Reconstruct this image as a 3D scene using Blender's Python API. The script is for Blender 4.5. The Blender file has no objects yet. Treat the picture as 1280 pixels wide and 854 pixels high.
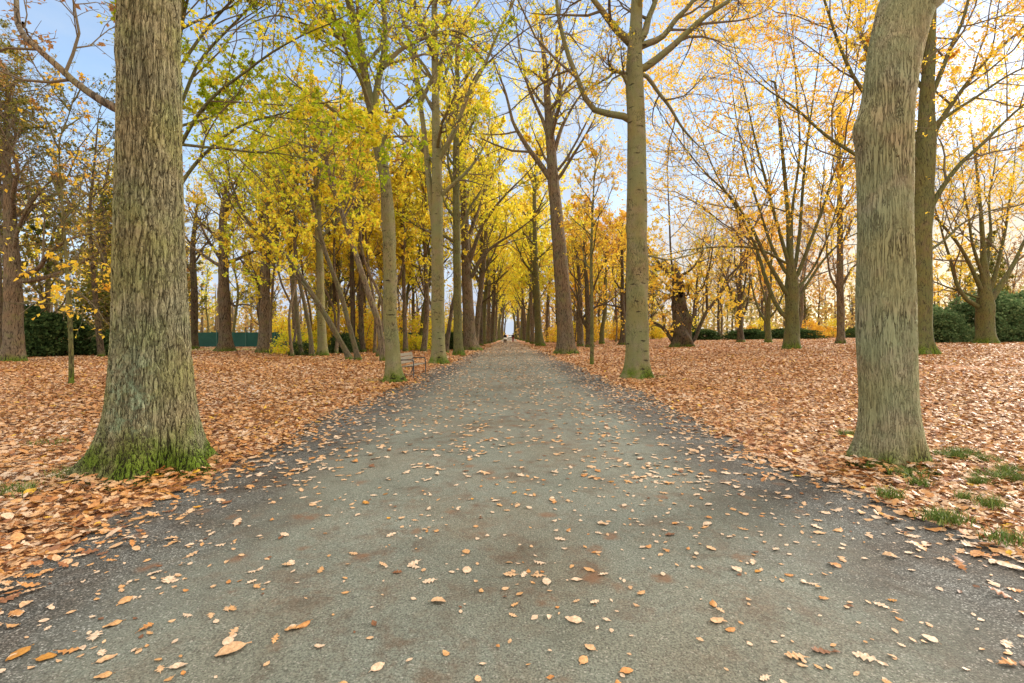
import bpy, math, random
import numpy as np

R = math.radians
scene = bpy.context.scene
COL = scene.collection
PI = math.pi

# ------------------------------------------------------------------ layout
F_PX = 604.4          # focal length in photo pixels (1280 wide)
CAM_H = 1.6
VPX, VPY = 636.0, 418.0


def terrain(x, y):
    """Flat under the avenue, the lawn to the right rises gently."""
    x = np.asarray(x, float)
    return np.where(x > 8, 0.9 * (1 - np.exp(-np.maximum(x - 8, 0) / 16.0)), 0.0)


def at(px, py, Y):
    return np.array([(px - VPX) / F_PX * Y, Y, CAM_H - (py - VPY) / F_PX * Y])


# ------------------------------------------------------------------ mesh helpers
def mesh_np(name, verts, faces_list, mats=(), midx=None, face_attr=None, smooth=True):
    """faces_list: list of (n,k) int arrays (k = 3 or 4)"""
    me = bpy.data.meshes.new(name)
    verts = np.asarray(verts, np.float32)
    faces_list = [np.asarray(f, np.int32) for f in faces_list if len(f)]
    loops = np.concatenate([f.ravel() for f in faces_list])
    tot = np.concatenate([np.full(len(f), f.shape[1], np.int32) for f in faces_list])
    start = np.concatenate([[0], np.cumsum(tot)[:-1]]).astype(np.int32)
    me.vertices.add(len(verts))
    me.vertices.foreach_set('co', verts.ravel())
    me.loops.add(len(loops))
    me.loops.foreach_set('vertex_index', loops)
    me.polygons.add(len(tot))
    me.polygons.foreach_set('loop_start', start)
    for m in mats:
        me.materials.append(m)
    if midx is not None:
        me.polygons.foreach_set('material_index', np.asarray(midx, np.int32))
    me.polygons.foreach_set('use_smooth', np.full(len(tot), smooth, bool))
    me.update(calc_edges=True)
    if face_attr is not None:
        for k, v in face_attr.items():
            a = me.attributes.new(k, 'FLOAT', 'FACE')
            a.data.foreach_set('value', np.asarray(v, np.float32))
    return me


def obj(name, me, parent=None, loc=None, kind=None):
    o = bpy.data.objects.new(name, me)
    COL.objects.link(o)
    if parent is not None:
        o.parent = parent
    if loc is not None:
        o.location = loc
    if kind:
        o['kind'] = kind
    return o


def thing(name, label, cat, loc=(0, 0, 0), group=None, rotz=0.0):
    o = bpy.data.objects.new(name, None)
    o.empty_display_size = 0.3
    COL.objects.link(o)
    o.location = loc
    o.rotation_euler = (0, 0, rotz)
    tag(o, label, cat, group)
    return o


def tag(o, label, cat, group=None):
    o['label'] = label
    o['category'] = cat
    if group:
        o['group'] = group
    return o


def dup(root, loc, rotz=0.0, scale=1.0, label=None, group=None):
    r = root.copy()
    COL.objects.link(r)
    r.location = loc
    r.rotation_euler = (0, 0, rotz)
    r.scale = (scale,) * 3
    if label:
        r['label'] = label
    if group:
        r['group'] = group
    for ch in root.children:
        c = ch.copy()
        COL.objects.link(c)
        c.parent = r
        for g in ch.children:
            d = g.copy()
            COL.objects.link(d)
            d.parent = c
    return r


class MB:
    """small mesh builder for man-made things"""

    def __init__(s):
        s.v, s.q, s.t = [], [], []

    def add(s, v, q=(), t=()):
        n = len(s.v)
        s.v += [tuple(p) for p in v]
        s.q += [tuple(i + n for i in f) for f in q]
        s.t += [tuple(i + n for i in f) for f in t]

    def box(s, c, size, rot=None):
        hx, hy, hz = [d / 2 for d in size]
        b = min(hx, hy, hz) * 0.25
        pts = []
        # bevelled box: 24 vertices
        P = {}
        for sx in (-1, 1):
            for sy in (-1, 1):
                for sz in (-1, 1):
                    for ax in range(3):
                        p = [sx * (hx - b), sy * (hy - b), sz * (hz - b)]
                        p[ax] = (sx, sy, sz)[ax] * (hx, hy, hz)[ax]
                        P[(sx, sy, sz, ax)] = len(pts)
                        pts.append(p)
        q, t = [], []
        for ax in range(3):
            o1, o2 = (ax + 1) % 3, (ax + 2) % 3
            for sg in (-1, 1):
                f = []
                for a, bb in ((-1, -1), (1, -1), (1, 1), (-1, 1)):
                    k = [0, 0, 0]
                    k[ax], k[o1], k[o2] = sg, a, bb
                    f.append(P[tuple(k) + (ax,)])
                q.append(f if sg > 0 else f[::-1])
        for ax in range(3):
            o1, o2 = (ax + 1) % 3, (ax + 2) % 3
            for a in (-1, 1):
                for bb in (-1, 1):
                    def K(e, w):
                        k = [0, 0, 0]
                        k[ax], k[o1], k[o2] = e, a, bb
                        return P[tuple(k) + (w,)]
                    f = [K(-1, o1), K(1, o1), K(1, o2), K(-1, o2)]
                    q.append(f if a * bb > 0 else f[::-1])
        for sx in (-1, 1):
            for sy in (-1, 1):
                for sz in (-1, 1):
                    f = [P[(sx, sy, sz, 0)], P[(sx, sy, sz, 1)], P[(sx, sy, sz, 2)]]
                    t.append(f if sx * sy * sz > 0 else f[::-1])
        A = np.array(pts)
        if rot is not None:
            A = A @ np.array(rot).T
        s.add(A + np.array(c), q, t)

    def tube(s, pts, r, n=8):
        P = np.array(pts, float)
        rr = np.full(len(P), r) if np.isscalar(r) else np.array(r, float)
        v, f = tube_arrays(P[None], rr[None], n, np.random.default_rng(1))
        s.add(v, f)
        m = len(s.v)
        for base, idx in ((P[0], m - len(v)), (P[-1], m - n)):
            c = len(s.v)
            s.v.append(tuple(base))
            for k in range(n):
                a, b = idx + k, idx + (k + 1) % n
                s.t.append((a, b, c))

    def lathe(s, prof, c=(0, 0, 0), axis=2, n=20):
        """prof: (r, h) list"""
        m = len(prof)
        v = []
        for r, h in prof:
            for k in range(n):
                a = 2 * PI * k / n
                p = [r * math.cos(a), r * math.sin(a), h]
                if axis == 0:
                    p = [p[2], p[0], p[1]]
                elif axis == 1:
                    p = [p[1], p[2], p[0]]
                v.append([p[i] + c[i] for i in range(3)])
        q = []
        for i in range(m - 1):
            for k in range(n):
                q.append((i * n + k, i * n + (k + 1) % n, (i + 1) * n + (k + 1) % n, (i + 1) * n + k))
        s.add(v, q)

    def prism(s, outline, y0, y1):
        """outline (x,z) extruded along y"""
        n = len(outline)
        v = [(x, y0, z) for x, z in outline] + [(x, y1, z) for x, z in outline]
        q = [(i, (i + 1) % n, n + (i + 1) % n, n + i) for i in range(n)]
        s.add(v, q)
        cx = sum(p[0] for p in outline) / n
        cz = sum(p[1] for p in outline) / n
        for y, off in ((y0, 0), (y1, n)):
            b = len(s.v)
            s.v += [(x, y, z) for x, z in outline] + [(cx, y, cz)]
            s.t += [(b + i, b + (i + 1) % n, b + n) for i in range(n)]

    def build(s, name, mat, parent=None, loc=None, smooth=False):
        fl = []
        if s.q:
            fl.append(np.array(s.q))
        if s.t:
            fl.append(np.array(s.t))
        return obj(name, mesh_np(name, np.array(s.v), fl, [mat], smooth=smooth), parent, loc)


def tube_arrays(P, Rr, sides, rng):
    """P (B,n,3), Rr (B,n) -> verts, quads"""
    B, n, _ = P.shape
    T = np.gradient(P, axis=1)
    T /= np.linalg.norm(T, axis=2, keepdims=True) + 1e-9
    mean = T.mean(axis=1)
    ref = rng.normal(size=(B, 3))
    ref -= (ref * mean).sum(1, keepdims=True) * mean / ((mean ** 2).sum(1, keepdims=True) + 1e-9)
    ref /= np.linalg.norm(ref, axis=1, keepdims=True) + 1e-9
    U = np.cross(T, ref[:, None, :])
    U /= np.linalg.norm(U, axis=2, keepdims=True) + 1e-9
    V = np.cross(T, U)
    a = np.arange(sides) / sides * 2 * PI
    ring = U[:, :, None, :] * np.cos(a)[None, None, :, None] + V[:, :, None, :] * np.sin(a)[None, None, :, None]
    verts = P[:, :, None, :] + ring * Rr[:, :, None, None]
    verts = verts.reshape(-1, 3)
    b = np.arange(B)[:, None, None] * n * sides
    i = np.arange(n - 1)[None, :, None] * sides
    k = np.arange(sides)[None, None, :]
    k2 = (k + 1) % sides
    q = np.stack([b + i + k, b + i + k2, b + i + sides + k2, b + i + sides + k], axis=-1).reshape(-1, 4)
    return verts, q


def catmull(path, m):
    """resample path (n,d) to m points, uniform in cumulative length"""
    P = np.asarray(path, float)
    n = len(P)
    if n == 2:
        t = np.linspace(0, 1, m)[:, None]
        return P[0] * (1 - t) + P[1] * t
    ext = np.vstack([2 * P[0] - P[1], P, 2 * P[-1] - P[-2]])
    fine = []
    for i in range(n - 1):
        p0, p1, p2, p3 = ext[i:i + 4]
        for t in np.linspace(0, 1, 12, endpoint=False):
            fine.append(0.5 * ((2 * p1) + (-p0 + p2) * t + (2 * p0 - 5 * p1 + 4 * p2 - p3) * t * t
                               + (-p0 + 3 * p1 - 3 * p2 + p3) * t ** 3))
    fine.append(P[-1])
    fine = np.array(fine)
    d = np.concatenate([[0], np.cumsum(np.linalg.norm(np.diff(fine[:, :3], axis=0), axis=1))])
    s = np.linspace(0, d[-1], m)
    return np.stack([np.interp(s, d, fine[:, k]) for k in range(P.shape[1])], axis=1)


# ------------------------------------------------------------------ materials
def new_mat(name):
    m = bpy.data.materials.new(name)
    m.use_nodes = True
    nt = m.node_tree
    for n in list(nt.nodes):
        nt.nodes.remove(n)
    return m, nt


class NT:
    def __init__(s, nt):
        s.nt = nt

    def n(s, typ, **kw):
        nd = s.nt.nodes.new(typ)
        for k, v in kw.items():
            setattr(nd, k, v)
        return nd

    def set(s, sock, v):
        if isinstance(v, bpy.types.NodeSocket):
            s.nt.links.new(v, sock)
        else:
            if sock.type == 'RGBA' and hasattr(v, '__len__') and len(v) == 3:
                v = (*v, 1)
            sock.default_value = v

    def math(s, op, a, b=0.0, c=0.0, clamp=False):
        nd = s.n('ShaderNodeMath', operation=op, use_clamp=clamp)
        s.set(nd.inputs[0], a)
        s.set(nd.inputs[1], b)
        s.set(nd.inputs[2], c)
        return nd.outputs[0]

    def vmath(s, op, a, b=(0, 0, 0)):
        nd = s.n('ShaderNodeVectorMath', operation=op)
        s.set(nd.inputs[0], a)
        if op == 'SCALE':
            s.set(nd.inputs['Scale'], b)
        else:
            s.set(nd.inputs[1], b)
        return nd.outputs[0]

    def mix(s, f, a, b, blend='MIX'):
        nd = s.n('ShaderNodeMix', data_type='RGBA', blend_type=blend)
        s.set(nd.inputs[0], f)
        s.set(nd.inputs[6], a)
        s.set(nd.inputs[7], b)
        return nd.outputs[2]

    def noise(s, vec, scale, detail=4, rough=0.55, dist=0.0, out='Fac'):
        nd = s.n('ShaderNodeTexNoise')
        if vec is not None:
            s.set(nd.inputs['Vector'], vec)
        nd.inputs['Scale'].default_value = scale
        nd.inputs['Detail'].default_value = detail
        nd.inputs['Roughness'].default_value = rough
        nd.inputs['Distortion'].default_value = dist
        return nd.outputs[out]

    def voro(s, vec, scale, feature='F1', out='Distance', rand=1.0):
        nd = s.n('ShaderNodeTexVoronoi', feature=feature)
        s.set(nd.inputs['Vector'], vec)
        nd.inputs['Scale'].default_value = scale
        nd.inputs['Randomness'].default_value = rand
        return nd.outputs[out]

    def ramp(s, f, stops, interp='LINEAR'):
        nd = s.n('ShaderNodeValToRGB')
        cr = nd.color_ramp
        cr.interpolation = interp
        while len(cr.elements) < len(stops):
            cr.elements.new(0.5)
        for e, (p, c) in zip(cr.elements, stops):
            e.position = p
            e.color = (*c, 1) if len(c) == 3 else c
        s.set(nd.inputs[0], f)
        return nd.outputs[0]

    def smooth(s, v, a, b):
        nd = s.n('ShaderNodeMapRange', interpolation_type='SMOOTHSTEP')
        s.set(nd.inputs['Value'], v)
        s.set(nd.inputs['From Min'], a)
        s.set(nd.inputs['From Max'], b)
        return nd.outputs[0]

    def out(s, surf, disp=None):
        o = s.n('ShaderNodeOutputMaterial')
        s.nt.links.new(surf, o.inputs['Surface'])
        if disp is not None:
            s.nt.links.new(disp, o.inputs['Displacement'])

    def principled(s, col, rough=0.8, spec=0.25, normal=None, metal=0.0):
        p = s.n('ShaderNodeBsdfPrincipled')
        s.set(p.inputs['Base Color'], col)
        s.set(p.inputs['Roughness'], rough)
        s.set(p.inputs['Specular IOR Level'], spec)
        s.set(p.inputs['Metallic'], metal)
        if normal is not None:
            s.nt.links.new(normal, p.inputs['Normal'])
        return p.outputs[0]

    def bump(s, h, strength=0.5, dist=0.02):
        b = s.n('ShaderNodeBump')
        b.inputs['Strength'].default_value = strength
        b.inputs['Distance'].default_value = dist
        s.nt.links.new(h, b.inputs['Height'])
        return b.outputs[0]


def simple_mat(name, col, rough=0.6, spec=0.3, var=0.25, scale=8, metal=0.0, bump=0.0):
    m, nt = new_mat(name)
    g = NT(nt)
    tc = g.n('ShaderNodeTexCoord').outputs['Object']
    f = g.noise(tc, scale, 5)
    c = g.mix(f, tuple(x * (1 - var) for x in col), tuple(min(1, x * (1 + var)) for x in col))
    nrm = g.bump(g.noise(tc, scale * 6, 3), bump, 0.01) if bump else None
    g.out(g.principled(c, rough, spec, nrm, metal))
    return m


def bark_mat(name, ridge, fissure, algae, moss_h=0.6, moss=(0.075, 0.115, 0.008), scale=14.0, zs=0.22,
             bump=1.0, disp=0.0, algae_amt=0.5, lichen=False, fine=False, edge=0.22, scars=False):
    m, nt = new_mat(name)
    g = NT(nt)
    tc = g.n('ShaderNodeTexCoord').outputs['Object']
    mp = g.n('ShaderNodeMapping')
    g.set(mp.inputs['Vector'], tc)
    mp.inputs['Scale'].default_value = (1, 1, zs)
    p = mp.outputs[0]
    warp = g.noise(p, 5, 3, out='Color')
    pw = g.vmath('ADD', p, g.vmath('SCALE', g.vmath('SUBTRACT', warp, (0.5, 0.5, 0.5)), 0.10))
    d = g.voro(pw, scale, 'DISTANCE_TO_EDGE')
    d2 = g.voro(pw, scale * 2.3, 'DISTANCE_TO_EDGE')
    nf = g.noise(pw, scale * 0.62, 1.5, 0.5, 0.25)
    fur = g.math('ABSOLUTE', g.math('SUBTRACT', nf, 0.5))
    nf2 = g.noise(g.vmath('ADD', pw, (3.1, 7.7, 1.3)), scale * 1.05, 2, 0.5, 0.2)
    fur2 = g.math('ABSOLUTE', g.math('SUBTRACT', nf2, 0.5))
    mp2 = g.n('ShaderNodeMapping')
    g.set(mp2.inputs['Vector'], tc)
    mp2.inputs['Scale'].default_value = (1, 1, 0.45)
    n1 = g.noise(mp2.outputs[0], scale * 1.5, 6, 0.65)
    n2 = g.noise(tc, 38, 5, 0.65)
    if fine:      # lengthwise shallow ridges of smoother bark, cracks only here and there
        band = g.noise(pw, scale * 1.9, 3, 0.5)
        h0 = g.smooth(g.math('ABSOLUTE', g.math('SUBTRACT', band, 0.5)), 0.0, 0.075)
        h1 = g.math('MULTIPLY', g.smooth(fur2, 0.0, 0.08), g.math('ADD', 0.8, g.math('MULTIPLY', g.smooth(d, 0.0, edge), 0.2)))
        big = g.noise(tc, 1.3, 3)
        sel = g.smooth(big, 0.35, 0.65)
        mixv = g.n('ShaderNodeMix')
        g.set(mixv.inputs[0], sel)
        g.set(mixv.inputs[2], g.math('ADD', g.math('MULTIPLY', h0, 0.62), 0.33))
        g.set(mixv.inputs[3], h1)
        h = mixv.outputs[0]
    else:
        furs = g.math('MULTIPLY', g.smooth(fur, 0.0, 0.060), g.math('ADD', 0.45, g.math('MULTIPLY', g.smooth(fur2, 0.0, 0.060), 0.55)))
        h = g.math('MULTIPLY', furs, g.math('ADD', 0.72, g.math('MULTIPLY', g.smooth(d, 0.0, edge * 0.6), 0.28)))
    hh = g.math('ADD', g.math('MULTIPLY', h, 0.70), g.math('MULTIPLY', n1, 0.22))
    hh = g.math('ADD', hh, g.math('MULTIPLY', n2, 0.16))
    hh = g.math('ADD', hh, g.math('MULTIPLY', g.smooth(d2, 0, 0.12), 0.07))
    if scars:     # old branch scars and level creases
        ms = g.n('ShaderNodeMapping')
        g.set(ms.inputs['Vector'], tc)
        ms.inputs['Scale'].default_value = (1.0, 1.0, 4.2)
        sv = g.voro(g.vmath('ADD', ms.outputs[0], g.vmath('SCALE', g.noise(tc, 6, 3, out='Color'), 0.3)), 1.35)
        sc_ = g.math('SUBTRACT', 1.0, g.smooth(sv, 0.08, 0.22))
        hh = g.math('SUBTRACT', hh, g.math('MULTIPLY', sc_, 0.6))
        blot = g.smooth(g.noise(tc, 3.3, 6, 0.7), 0.50, 0.68)
        hh = g.math('SUBTRACT', hh, g.math('MULTIPLY', blot, 0.22))
    # colour
    cf = g.smooth(hh, 0.18, 0.85)
    base = g.mix(cf, fissure, ridge)
    al = g.smooth(g.noise(tc, 2.2, 5, 0.6), 0.62 - algae_amt * 0.4, 0.80 - algae_amt * 0.3)
    al = g.math('MULTIPLY', al, g.smooth(hh, 0.15, 0.6))
    base = g.mix(g.math('MULTIPLY', al, 0.75), base, algae)
    tint = g.noise(tc, 0.9, 4)
    base = g.mix(g.smooth(tint, 0.35, 0.7), base, g.mix(1.0, base, (1.18, 0.98, 0.82), 'MULTIPLY'))
    sep = g.n('ShaderNodeSeparateXYZ')
    g.set(sep.inputs[0], tc)
    z = sep.outputs[2]
    if lichen:
        lz = g.math('MULTIPLY', g.smooth(z, 0.45, 0.62), g.math('SUBTRACT', 1.0, g.smooth(z, 1.0, 1.7)))
        ln = g.smooth(g.noise(tc, 7, 6, 0.7), 0.45, 0.60)
        lx = g.math('MULTIPLY', g.smooth(sep.outputs[0], -0.35, -0.1), g.math('SUBTRACT', 1.0, g.smooth(sep.outputs[0], 0.12, 0.3)))
        base = g.mix(g.math('MULTIPLY', g.math('MULTIPLY', lz, ln), g.math('MULTIPLY', lx, 0.85)), base, (0.24, 0.30, 0.19))
    if moss_h > 0:
        mn = g.noise(tc, 5.5, 6, 0.7)
        lim = g.math('ADD', moss_h * 0.25, g.math('MULTIPLY', mn, moss_h * 1.4))
        mf = g.math('SUBTRACT', 1.0, g.smooth(z, g.math('MULTIPLY', lim, 0.25), g.math('ADD', lim, 0.10)))
        mf = g.math('MULTIPLY', mf, g.smooth(g.noise(tc, 9, 5, 0.7), 0.20, 0.44))
        mf = g.math('MULTIPLY', mf, g.math('ADD', 0.25, g.math('MULTIPLY', g.smooth(g.noise(tc, 2.6, 4, 0.6), 0.34, 0.56), 0.75)))
        mcol = g.mix(g.noise(tc, 16, 5, 0.7), tuple(c * 0.35 for c in moss), tuple(c * 1.9 for c in moss))
        mcol = g.mix(g.smooth(hh, 0.3, 0.75), (0.012, 0.016, 0.004), mcol)
        base = g.mix(g.math('MULTIPLY', mf, 0.92), base, mcol)
    nrm = g.bump(hh, bump, 0.03)
    bs = g.principled(base, 0.9, 0.12, nrm)
    if disp > 0:
        dn = g.n('ShaderNodeDisplacement')
        dn.inputs['Midlevel'].default_value = 0.6
        dn.inputs['Scale'].default_value = disp
        nt.links.new(hh, dn.inputs['Height'])
        g.out(bs, dn.outputs[0])
        m.displacement_method = 'BOTH'
    else:
        g.out(bs)
    return m


def leaf_mat(name, stops, transl=0.5, vein=False, rough=0.55):
    m, nt = new_mat(name)
    g = NT(nt)
    at_ = g.n('ShaderNodeAttribute', attribute_name='v')
    c = g.ramp(at_.outputs['Fac'], stops)
    if vein:
        tc = g.n('ShaderNodeTexCoord').outputs['Object']
        f = g.noise(tc, 60, 4, 0.65)
        c = g.mix(g.smooth(f, 0.3, 0.75), g.mix(1.0, c, (0.62, 0.55, 0.5), 'MULTIPLY'), c)
        spot = g.smooth(g.noise(tc, 190, 3, 0.6), 0.60, 0.70)
        c = g.mix(g.math('MULTIPLY', spot, 0.55), c, (0.10, 0.05, 0.022))
        bs = g.principled(c, rough, 0.3, g.bump(f, 0.35, 0.006))
    else:
        bs = g.n('ShaderNodeBsdfDiffuse')
        g.set(bs.inputs[0], c)
        bs = bs.outputs[0]
    if transl > 0:
        t = g.n('ShaderNodeBsdfTranslucent')
        g.set(t.inputs[0], c)
        mx = g.n('ShaderNodeMixShader')
        mx.inputs[0].default_value = transl
        nt.links.new(bs, mx.inputs[1])
        nt.links.new(t.outputs[0], mx.inputs[2])
        bs = mx.outputs[0]
    g.out(bs)
    return m


PAL = {
    'lime': [(0.0, (0.33, 0.42, 0.022)), (0.3, (0.58, 0.60, 0.04)), (0.6, (0.82, 0.72, 0.06)), (0.85, (0.82, 0.56, 0.06)), (1, (0.60, 0.32, 0.05))],
    'yellow': [(0.0, (0.48, 0.50, 0.035)), (0.3, (0.78, 0.68, 0.055)), (0.7, (0.86, 0.67, 0.06)), (0.9, (0.76, 0.46, 0.06)), (1, (0.50, 0.26, 0.05))],
    'gold': [(0.0, (0.52, 0.49, 0.05)), (0.35, (0.80, 0.60, 0.06)), (0.7, (0.80, 0.48, 0.06)), (0.9, (0.60, 0.32, 0.06)), (1, (0.34, 0.17, 0.05))],
    'orange': [(0.0, (0.80, 0.62, 0.07)), (0.4, (0.80, 0.50, 0.06)), (0.75, (0.66, 0.31, 0.055)), (1, (0.38, 0.17, 0.05))],
    'russet': [(0.0, (0.52, 0.32, 0.10)), (0.5, (0.38, 0.20, 0.08)), (1, (0.20, 0.10, 0.05))],
    'muted': [(0.0, (0.22, 0.20, 0.07)), (0.4, (0.42, 0.33, 0.10)), (0.75, (0.48, 0.31, 0.10)), (1, (0.26, 0.16, 0.08))],
    'olive': [(0.0, (0.07, 0.085, 0.02)), (0.5, (0.16, 0.16, 0.035)), (0.8, (0.30, 0.24, 0.045)), (1, (0.36, 0.22, 0.06))],
    'dark': [(0.0, (0.022, 0.042, 0.016)), (0.6, (0.050, 0.082, 0.026)), (1, (0.105, 0.135, 0.045))],
    'rhodo': [(0.0, (0.050, 0.090, 0.035)), (0.5, (0.095, 0.150, 0.058)), (1, (0.20, 0.25, 0.11))],
}
LEAF = {k: leaf_mat('leaf_' + k, v, 0.3 if k in ('dark', 'rhodo') else 0.56) for k, v in PAL.items()}
LITTER = leaf_mat('leaf_litter_material', [
    (0.0, (0.68, 0.53, 0.39)), (0.18, (0.61, 0.40, 0.23)), (0.40, (0.57, 0.315, 0.125)), (0.62, (0.51, 0.225, 0.062)),
    (0.80, (0.33, 0.135, 0.05)), (0.93, (0.13, 0.062, 0.032)), (0.965, (0.62, 0.29, 0.035)), (1.0, (0.74, 0.54, 0.05))], 0.12, True)

TWIG = simple_mat('twig_bark', (0.125, 0.095, 0.058), 0.9, 0.1, 0.4, 3)
BARK_OAK = bark_mat('oak_bark', (0.235, 0.222, 0.138), (0.066, 0.060, 0.036), (0.195, 0.214, 0.090), moss_h=0.66, moss=(0.088, 0.138, 0.009),
                    scale=31, zs=0.13, bump=0.6, disp=0.034, algae_amt=0.55, lichen=True, edge=0.20)
BARK_OAK_R = bark_mat('grey_green_bark', (0.255, 0.238, 0.158), (0.050, 0.044, 0.028), (0.195, 0.220, 0.120), moss_h=0.26,
                      scale=30, zs=0.09, bump=0.5, disp=0.018, algae_amt=0.75, fine=True, edge=0.18)
BARK_MID = bark_mat('pale_avenue_bark', (0.220, 0.192, 0.115), (0.040, 0.033, 0.021), (0.170, 0.182, 0.074), moss_h=0.6,
                    scale=24, zs=0.24, bump=0.9, algae_amt=0.75, fine=True, scars=True)
BARK_BROWN = bark_mat('brown_bark', (0.150, 0.118, 0.080), (0.035, 0.026, 0.018), (0.125, 0.125, 0.055), moss_h=0.5,
                      scale=15, zs=0.18, bump=0.8, algae_amt=0.35)
BARK_GREEN = bark_mat('green_algae_bark', (0.120, 0.105, 0.058), (0.034, 0.029, 0.018), (0.105, 0.115, 0.038), moss_h=0.7,
                      scale=18, zs=0.2, bump=0.6, algae_amt=0.8)
BARK_LEAN = bark_mat('grey_brown_bark', (0.110, 0.092, 0.060), (0.030, 0.024, 0.017), (0.090, 0.095, 0.040), moss_h=0.3,
                     scale=20, zs=0.2, bump=0.6, algae_amt=0.5)
BARK_DARK = bark_mat('dark_bark', (0.095, 0.072, 0.050), (0.020, 0.016, 0.012), (0.085, 0.090, 0.035), moss_h=0.4,
                     scale=11, zs=0.25, bump=0.9, algae_amt=0.4)

# ------------------------------------------------------------------ leaves (vectorised)


def leaf_template(kind):
    if kind == 'oak':
        t = np.linspace(0, 1, 19)
        env = np.sin(PI * np.clip(t, 0, 1) ** 0.8) ** 0.75 * (0.20 + 0.16 * t)
        wl = env * (0.72 + 0.34 * np.cos(2 * PI * (3.6 * t + 0.12))) + 0.012
        wr = env * (0.72 + 0.34 * np.cos(2 * PI * (3.6 * t + 0.42))) + 0.012
        xs = np.concatenate([[-.2], t])
        V = np.zeros((20, 3, 2))
        V[:, :, 0] = xs[:, None] - 0.45
        V[:, 0, 1] = np.concatenate([[.010], wl])
        V[:, 2, 1] = -np.concatenate([[.010], wr])
        V = V.reshape(-1, 2)
        return V, np.array([(i * 3 + k, i * 3 + k + 3, i * 3 + k + 4, i * 3 + k + 1) for i in range(19) for k in range(2)])
    elif kind == 'oval':
        xs = np.array([-.18, -.01, .05, .13, .24, .37, .51, .65, .78, .88, .95, 1.0])
        w = np.array([.010, .012, .10, .185, .25, .285, .28, .24, .175, .11, .055, .008])
    elif kind == 'oak_lite':
        xs = np.array([0.0, .22, .34, .58, .68, 1.0])
        w = np.array([.03, .24, .12, .34, .16, .06])
    else:      # quad
        xs = np.array([0.0, 0.5, 1.0])
        w = np.array([.02, .33, .02])
    n = len(xs)
    V = np.zeros((n, 3, 2))
    V[:, 0, 0] = xs
    V[:, 0, 1] = w
    V[:, 1, 0] = xs
    V[:, 2, 0] = xs
    V[:, 2, 1] = -w
    V[..., 0] -= 0.45
    V = V.reshape(-1, 2)
    q = []
    for i in range(n - 1):
        for k in range(2):
            a = i * 3 + k
            q.append((a, a + 3, a + 4, a + 1))
    return V, np.array(q)


def rot_from(yaw, tx, ty):
    """matrices for leaves lying on the ground, yaw then tilts about x and y"""
    cy, sy = np.cos(yaw), np.sin(yaw)
    cx, sx = np.cos(tx), np.sin(tx)
    cz, sz = np.cos(ty), np.sin(ty)
    n = len(yaw)
    Z = np.zeros(n)
    O = np.ones(n)
    Rz = np.array([[cy, -sy, Z], [sy, cy, Z], [Z, Z, O]]).transpose(2, 0, 1)
    Rx = np.array([[O, Z, Z], [Z, cx, -sx], [Z, sx, cx]]).transpose(2, 0, 1)
    Ry = np.array([[cz, Z, sz], [Z, O, Z], [-sz, Z, cz]]).transpose(2, 0, 1)
    return Rz @ Rx @ Ry


def ground_leaves(kind, pos, size, rng, tilt=0.3, curl=0.25, lop=0.16):
    V, q = leaf_template(kind)
    N, m = len(pos), len(V)
    wf = rng.uniform(0.85, 1.3, (N, 1))
    x = V[None, :, 0] * np.ones((N, 1))
    y = V[None, :, 1] * wf
    # uneven outline and gentle curl
    lop = 0.06 if kind in ('oval', 'oak') else lop
    y = y * (1 + lop * rng.normal(size=(N, m)) * (np.abs(V[None, :, 1]) > 0.03))
    fold = rng.normal(0, curl, (N, 1))
    bend = rng.normal(0, curl * 1.1, (N, 1))
    tw = rng.normal(0, curl * 1.3, (N, 1))
    z = fold * np.abs(y) + bend * x * x + tw * x * y + 0.02 * rng.normal(size=(N, m))
    L = np.stack([x, y, z], -1) * size[:, None, None]
    M = rot_from(rng.uniform(0, 2 * PI, N), rng.normal(0, tilt, N), rng.normal(0, tilt, N))
    W = np.einsum('nij,nmj->nmi', M, L)
    # keep each leaf above the ground
    lift = np.minimum(W[:, :, 2].min(1), 0)
    W[:, :, 2] -= lift[:, None] * 0.85
    W += pos[:, None, :]
    Q = (np.arange(N) * m)[:, None, None] + q[None]
    return W.reshape(-1, 3), Q.reshape(-1, 4), len(q)


def crown_leaves(pos, size, rng, up=0.35, quad=True):
    """one folded quad per leaf, base at pos"""
    N = len(pos)
    d = rng.normal(size=(N, 3))
    d[:, 2] -= 0.35
    d /= np.linalg.norm(d, axis=1, keepdims=True)
    nrm = rng.normal(size=(N, 3))
    nrm[:, 2] += up * 4
    s = np.cross(d, nrm)
    s /= np.linalg.norm(s, axis=1, keepdims=True) + 1e-9
    nn = np.cross(s, d)
    sz = size[:, None]
    w = rng.uniform(0.30, 0.44, (N, 1))
    b = pos
    l = pos + d * sz * 0.45 + s * sz * w + nn * sz * 0.12
    t = pos + d * sz
    r = pos + d * sz * 0.45 - s * sz * w + nn * sz * 0.12
    V = np.stack([b, l, t, r], 1).reshape(-1, 3)
    Q = np.arange(N * 4).reshape(-1, 4)
    return V, Q


# ------------------------------------------------------------------ trees
def grow(rng, start, d0, length, n, wig, up):
    B = len(start)
    P = np.zeros((B, n, 3))
    P[:, 0] = start
    d = d0 / (np.linalg.norm(d0, axis=1, keepdims=True) + 1e-9)
    step = (length / (n - 1))[:, None]
    for i in range(1, n):
        d = d + rng.normal(0, wig, (B, 3))
        d[:, 2] += up
        d /= np.linalg.norm(d, axis=1, keepdims=True)
        P[:, i] = P[:, i - 1] + d * step
    return P


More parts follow.
